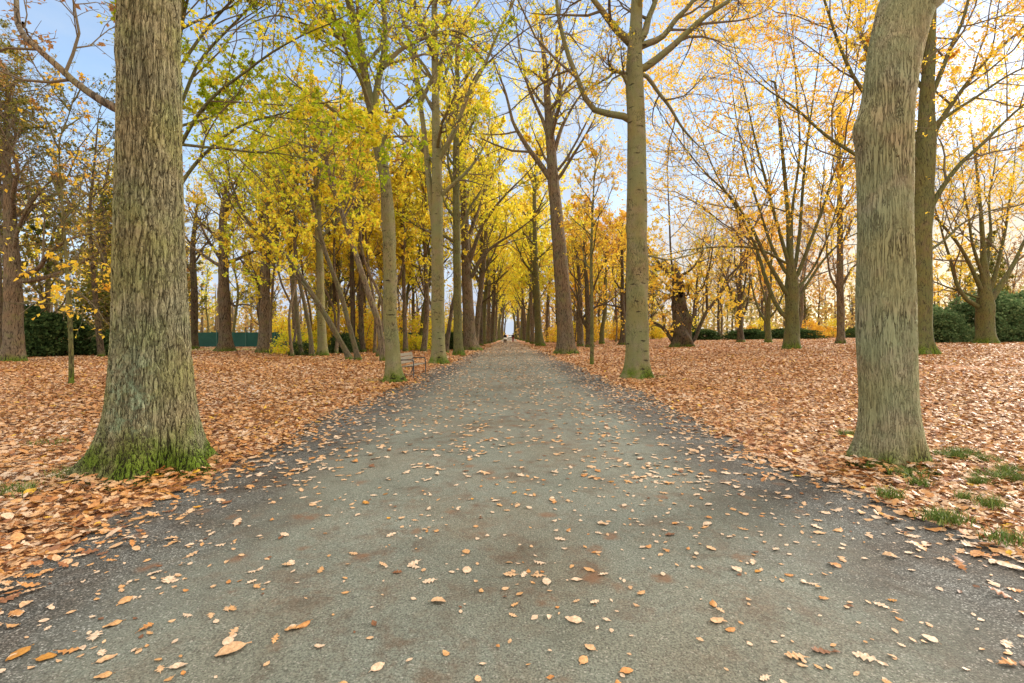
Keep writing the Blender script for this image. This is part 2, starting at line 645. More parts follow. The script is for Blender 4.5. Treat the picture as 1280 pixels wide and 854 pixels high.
def spawn(rng, P, Rr, k, t0, t1, ang, lenf, n, wig, up, rr=0.6, rend=0.003, rmin=0.003, flat=0.0):
    """children of the branches P (B,m,3)"""
    B, m, _ = P.shape
    blen = np.linalg.norm(np.diff(P, axis=1), axis=2).sum(1)
    t = (np.arange(k)[None] + rng.uniform(0.1, 0.9, (B, k))) / k * (t1 - t0) + t0
    f = t * (m - 1)
    i = np.clip(f.astype(int), 0, m - 2)
    w = (f - i)[..., None]
    bi = np.arange(B)[:, None]
    p = P[bi, i] * (1 - w) + P[bi, i + 1] * w
    T = P[bi, i + 1] - P[bi, i]
    T /= np.linalg.norm(T, axis=2, keepdims=True) + 1e-9
    r = Rr[bi, i] * (1 - w[..., 0]) + Rr[bi, i + 1] * w[..., 0]
    a = rng.normal(ang, 0.18, (B, k))[..., None]
    az = rng.normal(size=(B, k, 3))
    az[..., 2] *= (1 - flat)
    az -= (az * T).sum(-1, keepdims=True) * T
    az /= np.linalg.norm(az, axis=-1, keepdims=True) + 1e-9
    d = T * np.cos(a) + az * np.sin(a)
    L = (blen[:, None] * lenf * rng.uniform(0.6, 1.25, (B, k)) * (1.15 - 0.55 * t))
    p, d, L, r = p.reshape(-1, 3), d.reshape(-1, 3), L.ravel(), r.ravel()
    C = grow(rng, p, d, L, n, wig, up)
    r0 = np.maximum(r * rr, rmin)
    s = np.linspace(0, 1, n)[None]
    CR = r0[:, None] * (1 - s) + np.minimum(rend, r0)[:, None] * s
    return C, CR


def stem_mesh(path, sides, rings, flare=0.5, flare_h=0.35, lobes=5, lump=0.03, seed=0, bulges=()):
    """path (n,4) local coordinates; returns verts, quads"""
    rng = np.random.default_rng(seed)
    S = catmull(path, 400)
    z = np.linspace(0, 1, rings)
    # more rings near the base
    u = np.interp(z, [0, 0.35, 1], [0, 0.18, 1]) if rings > 24 else z
    S = np.stack([np.interp(u, np.linspace(0, 1, 400), S[:, k]) for k in range(4)], 1)
    T = np.gradient(S[:, :3], axis=0)
    T /= np.linalg.norm(T, axis=1, keepdims=True)
    ref = np.array([0, 1.0, 0])
    U = np.cross(ref[None], T)
    U /= np.linalg.norm(U, axis=1, keepdims=True)
    V = np.cross(T, U)
    a = np.arange(sides) / sides * 2 * PI
    r0 = S[0, 3]
    zz = np.maximum(S[:, 2] - 0.0, 0)
    ph = rng.uniform(0, 2 * PI, 4)
    lob = 0.55 + 0.45 * (0.6 * np.cos(lobes * a + ph[0]) + 0.25 * np.cos((lobes + 2) * a + ph[1]) + 0.35 * np.cos(2 * a + ph[2]))
    lob = np.maximum(lob, 0.05) ** 1.4
    rr = S[:, 3][:, None] * np.ones((1, sides))
    rr = rr + flare * r0 * np.exp(-zz / flare_h)[:, None] * lob[None]
    rr = rr + flare * 0.22 * r0 * np.exp(-zz / (flare_h * 3.5))[:, None] * lob[None]
    for k in range(6):
        kz, ka = rng.uniform(0.8, 3.5), rng.integers(1, 5)
        rr *= 1 + lump * 0.5 * np.cos(kz * zz[:, None] + ka * a[None] + rng.uniform(0, 6.28))
    for (bz, ba, bs, bh) in bulges:
        da = (a - ba + PI) % (2 * PI) - PI
        rr += bh * np.exp(-((zz - bz) / bs)[:, None] ** 2 - (da[None] * S[:, 3][:, None] / bs) ** 2)
    verts = S[:, None, :3] + (U[:, None] * np.cos(a)[None, :, None] + V[:, None] * np.sin(a)[None, :, None]) * rr[..., None]
    i = np.arange(rings - 1)[:, None] * sides
    k = np.arange(sides)[None]
    k2 = (k + 1) % sides
    q = np.stack([i + k, i + k2, i + sides + k2, i + sides + k], -1).reshape(-1, 4)
    return verts.reshape(-1, 3), q


LEAFMUL = 1.9


class Acc:
    def __init__(s):
        s.v, s.f, s.m, s.a, s.n = [], [], [], [], 0

    def add(s, v, f, mi=0, attr=None):
        s.v.append(v)
        s.f.append(f + s.n)
        s.m.append(np.full(len(f), mi))
        s.a.append(np.full(len(f), 0.5) if attr is None else attr)
        s.n += len(v)

    def mesh(s, name, mats, smooth=True, attr=True):
        return mesh_np(name, np.concatenate(s.v), [np.concatenate(s.f)], mats, np.concatenate(s.m),
                       {'v': np.concatenate(s.a)} if attr else None, smooth)


def tree_meshes(seed, stem, limbs=(), bark=None, pal='yellow', sides=14, rings=40, flare=0.5, flare_h=0.35, lobes=5, lump=0.03,
                bulges=(), n1=8, z0=0.35, l1=5.0, a1=0.9, up1=0.10, k2=6, k3=6, k4=5, leaf=6, lsize=0.11,
                leafz=None, pmix=(0.5, 0.22), twig_r=0.004, limb_wig=0.14, lowleaf=1.0, l2f=0.5, l3f=0.5, l4f=0.55,
                droop=0.0, cull=None, limb_bark=None, lead=True):
    """stem: (n,4) local path with radii; limbs: list of (n,4) local paths.  Returns trunk mesh, crown mesh"""
    rng = np.random.default_rng(seed)
    tr = Acc()
    v, f = stem_mesh(stem, sides, rings, flare, flare_h, lobes, lump, seed, bulges)
    tr.add(v, f)
    S = catmull(stem, 60)
    H = S[-1, 2]
    cr = Acc()
    L1P, L1R = [], []
    for lb in limbs:
        C = catmull(lb, 22)
        ph_ = rng.uniform(0, 6.28, (2, 3))
        tt_ = np.linspace(0, 1, 22)[:, None]
        C[:, :3] += np.sin(PI * tt_) * (np.sin(tt_ * 9 + ph_[0]) * 0.035 + np.sin(tt_ * 21 + ph_[1]) * 0.018)
        v, f = tube_arrays(C[None, :, :3], C[None, :, 3], 8, rng)
        tr.add(v, f, 1 if limb_bark else 0)
        L1P.append(catmull(lb, 9)[None, :, :3])
        L1R.append(catmull(lb, 9)[None, :, 3])
    if n1:
        t = z0 + (1 - z0) * (np.arange(n1) + rng.uniform(0.1, 0.9, n1)) / n1
        idx = np.clip((t * 59).astype(int), 0, 59)
        p = S[idx, :3]
        az = np.arange(n1) * 2.4 + rng.uniform(0, 0.9, n1) + seed
        a = rng.normal(a1, 0.15, n1) * (1.15 - 0.5 * t)
        d = np.stack([np.cos(az) * np.sin(a), np.sin(az) * np.sin(a), np.cos(a)], 1)
        L = l1 * rng.uniform(0.75, 1.2, n1) * (1.2 - 0.65 * (t - z0) / (1 - z0 + 1e-6))
        P = grow(rng, p, d, L, 9, limb_wig, up1)
        r0 = np.clip(S[idx, 3] * 0.45, 0.02, 0.16)
        s = np.linspace(0, 1, 9)[None]
        RR = r0[:, None] * (1 - s) ** 0.8 * 0.92 + 0.010
        v, f = tube_arrays(P, RR, 7, rng)
        tr.add(v, f, 1 if limb_bark else 0)
        L1P.append(P)
        L1R.append(RR)
        # leader tip carries twigs too
    top = S[int(60 * max(z0, 0.55)):, :]
    C = catmull(top, 9)
    if lead:
        L1P.append(C[None, :, :3])
        L1R.append(C[None, :, 3])
    P1 = np.concatenate(L1P)
    R1 = np.concatenate(L1R)
    P2, R2 = spawn(rng, P1, R1, k2, 0.18, 1.0, 0.85, l2f, 7, 0.17, 0.06 - droop, 0.55, 0.006, 0.008)
    v, f = tube_arrays(P2, R2, 5, rng)
    cr.add(v, f)
    P3, R3 = spawn(rng, P2, R2, k3, 0.15, 1.0, 0.85, l3f, 5, 0.17, 0.04 - droop, 0.6, 0.004, 0.005, 0.3)
    v, f = tube_arrays(P3, R3, 4, rng)
    cr.add(v, f)
    P4, R4 = spawn(rng, P3, R3, k4, 0.12, 1.0, 0.8, l4f, 4, 0.17, 0.02 - droop, 0.65, twig_r * 0.6, twig_r, 0.4)
    v, f = tube_arrays(P4, R4, 3, rng)
    cr.add(v, f)
    if leaf:
        # leaves in clumps: some boughs keep their leaves, others have lost them
        B4 = len(P4)
        keep3 = 0.5 * rng.uniform(size=len(P3)) + 0.5 * np.repeat(rng.uniform(size=len(P2)), k3) ** 1.3
        keep = np.repeat(keep3, k4)
        cnt = rng.poisson(leaf * LEAFMUL * 2.0 * keep)
        idx = np.repeat(np.arange(B4), cnt)
        N = len(idx)
        tt = rng.uniform(0.1, 1.0, N) * 3
        i = np.minimum(tt.astype(int), 2)
        w = (tt - i)[:, None]
        pos = P4[idx, i] * (1 - w) + P4[idx, i + 1] * w
        if leafz is not None:
            k = rng.uniform(size=N) < np.interp(pos[:, 2], *leafz)
            pos, idx = pos[k], idx[k]
            N = len(pos)
        br = rng.normal(0, 1, len(P2))[np.clip(idx // (k4 * k3), 0, len(P2) - 1)]
        val = np.clip(pmix[0] + pmix[1] * (0.75 * br + 0.7 * rng.normal(size=N)), 0, 1)
        v, f = crown_leaves(pos, lsize * rng.uniform(0.65, 1.25, N), rng)
        cr.add(v, f, 1, val)
    tm = tr.mesh('trunk', [bark, limb_bark] if limb_bark else [bark], True, False)
    cm = cr.mesh('crown', [TWIG, LEAF[pal]], False, True)
    return tm, cm


def plant_tree(name, label, loc, meshes, cat='tree', group=None, rotz=0.0, scale=1.0):
    t = thing(name, label, cat, loc, group, rotz)
    t.scale = (scale,) * 3
    obj('trunk', meshes[0], t)
    obj('crown', meshes[1], t)
    return t


def px_tree(name, label, X=None, px=None, Y=10.0, stem=(), top=None, limbs=(), seed=1, group=None, cat='tree', depth_jit=1.0, lw=1.0, **kw):
    """stem/limbs given as (photo x, photo y, width px) at depth Y; turned into metres around the base"""
    s = F_PX / Y
    if X is None:
        X = (px - VPX) / s
    z = float(terrain(X, Y))
    base = np.array([X, Y, z])
    rng = np.random.default_rng(seed + 77)

    def conv(pts, dy=0.0):
        out = []
        n = len(pts)
        for i, p in enumerate(pts):
            w = at(p[0], p[1], Y) - base
            foreshort = math.sqrt(1 + ((p[0] - VPX) / F_PX) ** 2)
            f = i / max(1, n - 1)
            off = dy * f
            k = (Y + off) / Y      # step back along the line of sight so the bough keeps its bearing
            q = (w + base - np.array([0, 0, CAM_H])) * k + np.array([0, 0, CAM_H]) - base
            out.append((q[0], q[1], q[2], p[2] / 2 / s / foreshort * k))
        return out
    st = conv(stem)
    b0 = (0.0, 0.0, -0.25, st[0][3])
    st[0] = (0, 0, 0.0, st[0][3])
    path = [b0] + st
    if top:      # carry on upwards beyond the frame
        (tx, tz, trad) = top
        path.append((st[-1][0] + tx * 0.4, st[-1][1] + 0.2, st[-1][2] + (tz - st[-1][2]) * 0.45, st[-1][3] * 0.7))
        path.append((st[-1][0] + tx, st[-1][1] + 0.4, tz, trad))
    lbs = []
    for i, lb in enumerate(limbs):
        dy = lb[0] if np.isscalar(lb[0]) else rng.uniform(-1, 1) * depth_jit
        pts = lb[1:] if np.isscalar(lb[0]) else lb
        c = conv(pts, dy)
        m_ = len(c)
        c = [(p[0], p[1], p[2], p[3] * lw * (1 - 0.35 * i_ / (m_ - 1))) for i_, p in enumerate(c)]
        # root the bough in the nearest stem point just below its start
        A = catmull(path, 80)
        dd = np.linalg.norm(A[:, :3] - np.array([c[0][0], c[0][1], c[0][2] - 0.5 * c[0][3]]), axis=1)
        k_ = A[int(dd.argmin())]
        if dd.min() < 2.2 * k_[3] + 0.3:
            c.insert(0, (k_[0], k_[1], k_[2] - 0.6 * c[0][3], min(c[0][3] * 1.05, k_[3] * 0.8)))
        e, f_ = np.array(c[-1]), np.array(c[-2])
        u = (e - f_)[:3] / (np.linalg.norm((e - f_)[:3]) + 1e-6)
        tot = sum(np.linalg.norm(np.array(c[i_ + 1][:3]) - np.array(c[i_][:3])) for i_ in range(len(c) - 1))
        u[2] += 0.12
        c.append((*(e[:3] + u * tot * 0.22), e[3] * 0.45))
        c.append((*(e[:3] + u * tot * 0.40), 0.006))
        lbs.append(c)
    m = tree_meshes(seed, path, lbs, **kw)
    return plant_tree(name, label, base, m, cat, group)


# ================================================================== SETTING
def build_ground():
    def axis(lo, hi, fine0, fine1, step):
        a = [fine0]
        while a[0] > lo:
            a.insert(0, a[0] - max(step, (fine0 - a[0]) * 0.22 + step))
        b = list(np.arange(fine0, fine1, step))
        c = [fine1]
        while c[-1] < hi:
            c.append(c[-1] + max(step, (c[-1] - fine1) * 0.22 + step))
        return np.array(a[:-1] + b + c)
    xs = axis(-900, 900, -26, 40, 0.5)
    ys = axis(-60, 1500, -3, 60, 0.5)
    X, Y = np.meshgrid(xs, ys, indexing='ij')
    Z = terrain(X, Y)
    rng = np.random.default_rng(3)
    und = np.zeros_like(X)
    for k in range(10):
        fx, fy = rng.normal(0, 0.5, 2)
        und += np.cos(fx * X + fy * Y + rng.uniform(0, 6)) * 0.012
    m = np.clip((np.abs(X - 0.1) - 3.9) / 2.0, 0, 1)
    Z = Z + (und + 0.02) * m * np.exp(-np.maximum(Y - 40, 0) / 60)
    Z = Z - 0.004
    nx, ny = X.shape
    V = np.stack([X, Y, Z], -1).reshape(-1, 3)
    i = np.arange(nx - 1)[:, None] * ny
    j = np.arange(ny - 1)[None]
    q = np.stack([i + j, i + ny + j, i + ny + j + 1, i + j + 1], -1).reshape(-1, 4)
    m, nt = new_mat('leaf_strewn_ground')
    g = NT(nt)
    tc = g.n('ShaderNodeTexCoord').outputs['Object']
    mp = g.n('ShaderNodeMapping')
    g.set(mp.inputs['Vector'], tc)
    mp.inputs['Scale'].default_value = (1, 1, 0)
    p = mp.outputs[0]
    w = g.vmath('ADD', p, g.vmath('SCALE', g.noise(p, 9, 3, out='Color'), 0.12))
    cc = g.voro(w, 12.0, out='Color')
    sepc = g.n('ShaderNodeSeparateColor')
    g.set(sepc.inputs[0], cc)
    leafc = g.ramp(sepc.outputs[0], [(0.0, (0.55, 0.40, 0.28)), (0.2, (0.52, 0.30, 0.17)), (0.45, (0.48, 0.22, 0.09)),
                                     (0.7, (0.42, 0.16, 0.05)), (0.88, (0.28, 0.11, 0.042)), (1.0, (0.13, 0.06, 0.03))])
    d = g.voro(w, 12.0)
    leafc = g.mix(g.smooth(d, 0.45, 0.75), leafc, (0.10, 0.05, 0.028))
    big = g.noise(p, 0.35, 5, 0.6)
    leafc = g.mix(g.math('MULTIPLY', g.smooth(big, 0.42, 0.68), 0.35), leafc, (0.30, 0.12, 0.042))
    # mown grass strip before the green screen and odd patches
    sep = g.n('ShaderNodeSeparateXYZ')
    g.set(sep.inputs[0], tc)
    wob = g.math('MULTIPLY', g.math('SUBTRACT', g.noise(p, 0.25, 4), 0.5), 5.0)
    yy = g.math('ADD', sep.outputs[1], wob)
    gm = g.math('MULTIPLY', g.smooth(yy, 46.0, 47.5), g.math('SUBTRACT', 1.0, g.smooth(yy, 55.0, 57.0)))
    gm = g.math('MULTIPLY', gm, g.math('SUBTRACT', 1.0, g.smooth(sep.outputs[0], -21, -17)))
    gm = g.math('MULTIPLY', gm, g.smooth(g.noise(p, 1.6, 5, 0.7), 0.34, 0.5))
    gcol = g.mix(g.noise(p, 6, 4), (0.15, 0.17, 0.035), (0.32, 0.30, 0.07))
    col = g.mix(g.math('MULTIPLY', gm, 0.85), leafc, gcol)
    h = g.math('ADD', g.math('MULTIPLY', sepc.outputs[1], 0.7), g.noise(p, 40, 3))
    g.out(g.principled(col, 0.85, 0.15, g.bump(h, 0.8, 0.03)))
    obj('ground', mesh_np('ground', V, [q], [m]), kind='structure')


def path_edge(y, side):
    """left/right edge of the gravel path, ragged"""
    y = np.asarray(y, float)
    e = (0.16 * np.sin(y * 0.55 + side) + 0.10 * np.sin(y * 1.37 + 2 * side) + 0.05 * np.sin(y * 3.3 + side * 3) + 0.03 * np.sin(y * 7.1))
    w = np.where(y < 20, 1.0, np.clip(1 - (y - 20) / 160, 0.55, 1))
    return (-3.38 if side < 0 else 3.58) * w + e * 0.9 - (0.10 if side < 0 else 0)


def build_path():
    ys = np.concatenate([np.arange(-8, 25, 0.12), np.arange(25, 60, 0.5), np.arange(60, 320, 4.0)])
    nx = 15
    f = np.linspace(0, 1, nx)
    l, r = path_edge(ys, -1), path_edge(ys, 1)
    X = l[:, None] * (1 - f) + r[:, None] * f
    Y = np.repeat(ys[:, None], nx, 1)
    Z = 0.004 + 0.03 * (1 - (2 * f - 1) ** 2)[None] * np.ones_like(X)
    V = np.stack([X, Y, Z], -1).reshape(-1, 3)
    i = np.arange(len(ys) - 1)[:, None] * nx
    j = np.arange(nx - 1)[None]
    q = np.stack([i + j, i + j + 1, i + nx + j + 1, i + nx + j], -1).reshape(-1, 4)
    m, nt = new_mat('fine_gravel')
    g = NT(nt)
    tc = g.n('ShaderNodeTexCoord').outputs['Object']
    sep = g.n('ShaderNodeSeparateXYZ')
    g.set(sep.inputs[0], tc)
    x, y = sep.outputs[0], sep.outputs[1]
    wob = g.math('SUBTRACT', g.noise(tc, 0.9, 5, 0.6), 0.5)
    ax = g.math('ADD', g.math('ABSOLUTE', x), g.math('MULTIPLY', wob, 1.7))
    edge = g.smooth(ax, 1.65, 2.75)              # loose coarse chippings towards both edges
    grain = g.voro(tc, 130, out='Color')
    sg = g.n('ShaderNodeSeparateColor')
    g.set(sg.inputs[0], grain)
    grain2 = g.noise(tc, 85, 4, 0.75)
    fine = g.mix(g.smooth(grain2, 0.3, 0.7), (0.062, 0.069, 0.056), (0.205, 0.216, 0.178))
    fine = g.mix(g.math('MULTIPLY', g.smooth(sg.outputs[0], 0.93, 0.98), 0.5), fine, (0.36, 0.35, 0.31))
    fine = g.mix(g.math('MULTIPLY', g.smooth(sg.outputs[1], 0.86, 0.95), 0.7), fine, (0.055, 0.05, 0.045))
    coarse = g.ramp(sg.outputs[0], [(0.0, (0.022, 0.022, 0.021)), (0.45, (0.062, 0.061, 0.057)), (0.75, (0.125, 0.123, 0.116)), (0.93, (0.20, 0.20, 0.19)), (1.0, (0.40, 0.40, 0.38))])
    patch = g.smooth(g.noise(tc, 1.6, 5, 0.65), 0.36, 0.66)
    coarse = g.mix(patch, coarse, g.mix(1.0, coarse, (0.62, 0.52, 0.46), 'MULTIPLY'))
    col = g.mix(g.math('MULTIPLY', edge, 0.92), fine, coarse)
    # damp rusty stains left by rotted leaves, smaller towards the edges
    st = g.noise(tc, 0.85, 6, 0.72, 0.4)
    st2 = g.noise(tc, 4.6, 7, 0.75, 0.4)
    stain = g.math('MULTIPLY', g.smooth(st, 0.36, 0.66), g.smooth(st2, 0.40, 0.66))
    cen = g.math('SUBTRACT', 1.0, g.smooth(ax, 0.8, 2.8))
    stain = g.math('MULTIPLY', stain, g.math('ADD', 0.20, g.math('MULTIPLY', cen, 0.62)))
    scol = g.mix(g.noise(tc, 7, 4), (0.060, 0.038, 0.026), (0.175, 0.098, 0.055))
    scol = g.mix(g.smooth(grain2, 0.3, 0.7), g.mix(1.0, scol, (0.55, 0.55, 0.55), 'MULTIPLY'), scol)
    col = g.mix(stain, col, scol)
    brn = g.smooth(g.noise(tc, 0.45, 5, 0.6), 0.42, 0.66)
    brn = g.math('MULTIPLY', brn, g.math('ADD', 0.35, g.math('MULTIPLY', cen, 0.65)))
    col = g.mix(g.math('MULTIPLY', brn, 0.45), col, g.mix(1.0, col, (1.05, 0.80, 0.62), 'MULTIPLY'))
    drk = g.smooth(g.noise(tc, 2.3, 7, 0.75, 0.6), 0.52, 0.70)
    col = g.mix(g.math('MULTIPLY', drk, 0.45), col, g.mix(1.0, col, (0.50, 0.47, 0.43), 'MULTIPLY'))
    # small print-like marks of single leaves
    lv = g.vmath('ADD', tc, g.vmath('SCALE', g.noise(tc, 14, 3, out='Color'), 0.10))
    ld = g.voro(lv, 2.6)
    lm = g.math('MULTIPLY', g.math('SUBTRACT', 1.0, g.smooth(ld, 0.10, 0.26)), 0.75)
    lm = g.math('MULTIPLY', lm, g.smooth(st2, 0.35, 0.6))
    col = g.mix(lm, col, (0.15, 0.078, 0.042))
    big = g.noise(tc, 0.55, 4)
    col = g.mix(g.smooth(big, 0.35, 0.7), col, g.mix(1.0, col, (0.80, 0.80, 0.78), 'MULTIPLY'))
    # leaf dust far down the avenue
    far = g.math('MULTIPLY', g.smooth(y, 22, 75), g.smooth(g.noise(tc, 2.0, 4, 0.7), 0.3, 0.6))
    col = g.mix(g.math('MULTIPLY', far, 0.6), col, (0.30, 0.20, 0.125))
    rough = g.math('SUBTRACT', 0.9, g.math('MULTIPLY', stain, 0.15))
    h = g.math('ADD', g.math('MULTIPLY', sg.outputs[2], g.math('ADD', 0.30, g.math('MULTIPLY', edge, 0.9))), g.math('MULTIPLY', grain2, 0.7))
    h = g.math('ADD', h, g.math('MULTIPLY', g.noise(tc, 7, 4), 1.2))
    g.out(g.principled(col, rough, 0.2, g.bump(h, 0.75, 0.012)))
    obj('path', mesh_np('path', V, [q], [m]), kind='structure')


build_ground()
build_path()

# ------------------------------------------------------------------ leaf litter on both verges (nobody could count it)
SPEC_BASES = [(-4.12, 5.62, 0.42), (4.62, 5.86, 0.36)]


def verge_points(rng, y0, y1, dens, spread=1.09):
    xm = y1 * spread + 3
    A = (y1 - y0) * 2 * xm
    n = int(A * dens)
    x = rng.uniform(-xm, xm, n)
    y = rng.uniform(y0, y1, n)
    ok = np.abs(x) < y * spread + 2.0
    l, r = path_edge(y, -1), path_edge(y, 1)
    dist = np.where(x < 0, l - x, x - r)           # >0 outside the path
    prob = np.where(dist > 0.0, 1.0, np.exp(dist / 0.22) * 0.55)
    # clumpy carpet, thinner near the edges in patches
    cl = 0.5 + 0.5 * np.sin(x * 1.3 + 1.7 * np.sin(y * 0.9)) * np.sin(y * 1.1 + 1.3 * np.sin(x * 0.7))
    prob *= np.clip(np.where(dist < 0.6, 0.55 + 0.6 * cl, 0.8 + 0.3 * cl), 0, 1)
    gs = (y > 46) & (y < 56) & (x < -18)
    prob = np.where(gs, prob * 0.25, prob)
    for bx, by, br in SPEC_BASES:
        prob = np.where((x - bx) ** 2 + (y - by) ** 2 < br ** 2, 0, prob)
    ok &= (dist > -1.2) & (rng.uniform(size=n) < prob)
    return x[ok], y[ok], dist[ok]


def litter_value(rng, x, y, n):
    v = rng.beta(0.85, 1.2, n) * 0.95
    # the left lawn is a little browner, bleached on the right
    v = np.clip(v + np.where(x < 0, 0.09, 0.07) + 0.10 * np.sin(x * 0.7 + y * 0.5) * np.sin(y * 0.35) + 0.10 * np.sin(x * 1.9 + 2 * np.sin(y * 0.8)) * np.sin(y * 1.3 + x * 0.4), 0, 0.95)
    rare = rng.uniform(size=n)
    v = np.where(rare > 0.985, 0.985, v)
    return v


def build_litter():
    rng = np.random.default_rng(11)
    ac = Acc()
    for (y0, y1, dens, kinds, sz, tilt) in (
            (0.3, 6.5, 500, (('oak', .55), ('oval', .45)), (0.050, 0.120), 0.26),
            (6.5, 10.0, 420, (('oak_lite', .6), ('oval', .4)), (0.055, 0.120), 0.28),
            (10.0, 17.0, 300, (('oak_lite', .6), ('quad', .4)), (0.075, 0.135), 0.30),
            (17.0, 34.0, 120, (('quad', 1.0),), (0.09, 0.16), 0.34),
            (34.0, 75.0, 34, (('quad', 1.0),), (0.13, 0.24), 0.36)):
        x, y, dist = verge_points(rng, y0, y1, dens)
        n = len(x)
        z = terrain(x, y) + 0.004 + np.where(dist > 0, rng.uniform(0.0, 0.045, n) * np.clip(dist / 0.5, 0.15, 1), 0.012)
        z = z + 0.028 * np.clip((np.abs(x) - 3.9) / 2, 0, 1) * (y < 40)
        for bx, by, br in SPEC_BASES:      # drifts against the trunks
            z = z + 0.09 * np.exp(-np.maximum(np.hypot(x - bx, y - by) - br, 0) / 0.28)
        pos = np.stack([x, y, z], 1)
        size = rng.uniform(*sz, n)
        val = litter_value(rng, x, y, n)
        pick = rng.uniform(size=n)
        lo = 0
        for kind, p in kinds:
            k = (pick >= lo) & (pick < lo + p)
            lo += p
            v, q, nf = ground_leaves(kind, pos[k], size[k], rng, tilt * 0.75, 0.2)
            ac.add(v, q, 0, np.repeat(val[k], nf))
    o = obj('leaf_litter', ac.mesh('leaf_litter', [LITTER], True), kind='stuff')
    o['label'] = 'carpet of dry orange and tan leaves covering both verges'


build_litter()


def build_twigs():
    rng = np.random.default_rng(61)
    x, y, dist = verge_points(rng, 1.5, 14, 5)
    n = len(x)
    a = rng.uniform(0, 2 * PI, n)
    P = grow(rng, np.stack([x, y, terrain(x, y) + 0.05], 1), np.stack([np.cos(a), np.sin(a), np.zeros(n)], 1), rng.uniform(0.1, 0.5, n), 6, 0.14, 0.0)
    P[:, :, 2] = np.clip(P[:, :, 2], 0.03, 0.12)
    v, f = tube_arrays(P, np.linspace(1, 0.4, 6)[None] * rng.uniform(0.002, 0.006, (n, 1)), 5, rng)
    o = obj('fallen_twigs', mesh_np('fallen_twigs', v, [f], [TWIG]), kind='stuff')
    o['label'] = 'thin dry twigs lying among the fallen leaves'


build_twigs()

# ------------------------------------------------------------------ single leaves on the path
def path_leaf_points(rng, y0, y1, dens):
    n = int((y1 - y0) * 8.4 * dens)
    x = rng.uniform(-4.2, 4.2, n)
    y = rng.uniform(y0, y1, n)
    l, r = path_edge(y, -1), path_edge(y, 1)
    d = np.minimum(x - l, r - x)
    prob = np.clip(0.36 + 0.9 * np.exp(-d / 0.8), 0, 1)
    cl = 0.5 + 0.5 * np.sin(x * 2.3 + 1.9 * np.sin(y * 1.4)) * np.sin(y * 1.7 + x)
    prob *= 0.45 + 0.75 * cl
    ok = (d > 0.02) & (np.abs(x) < y * 1.09 + 0.3) & (rng.uniform(size=n) < prob)
    return x[ok], y[ok]


def path_z(x, y):
    l, r = path_edge(y, -1), path_edge(y, 1)
    f = np.clip((x - l) / (r - l), 0, 1)
    return 0.004 + 0.03 * (1 - (2 * f - 1) ** 2)


LEAFCOLS = [  # colour words, palette value
    ('pale beige', 0.03), ('tan', 0.2), ('light brown', 0.36), ('orange brown', 0.55), ('dark brown', 0.88), ('bright orange', 0.96)]


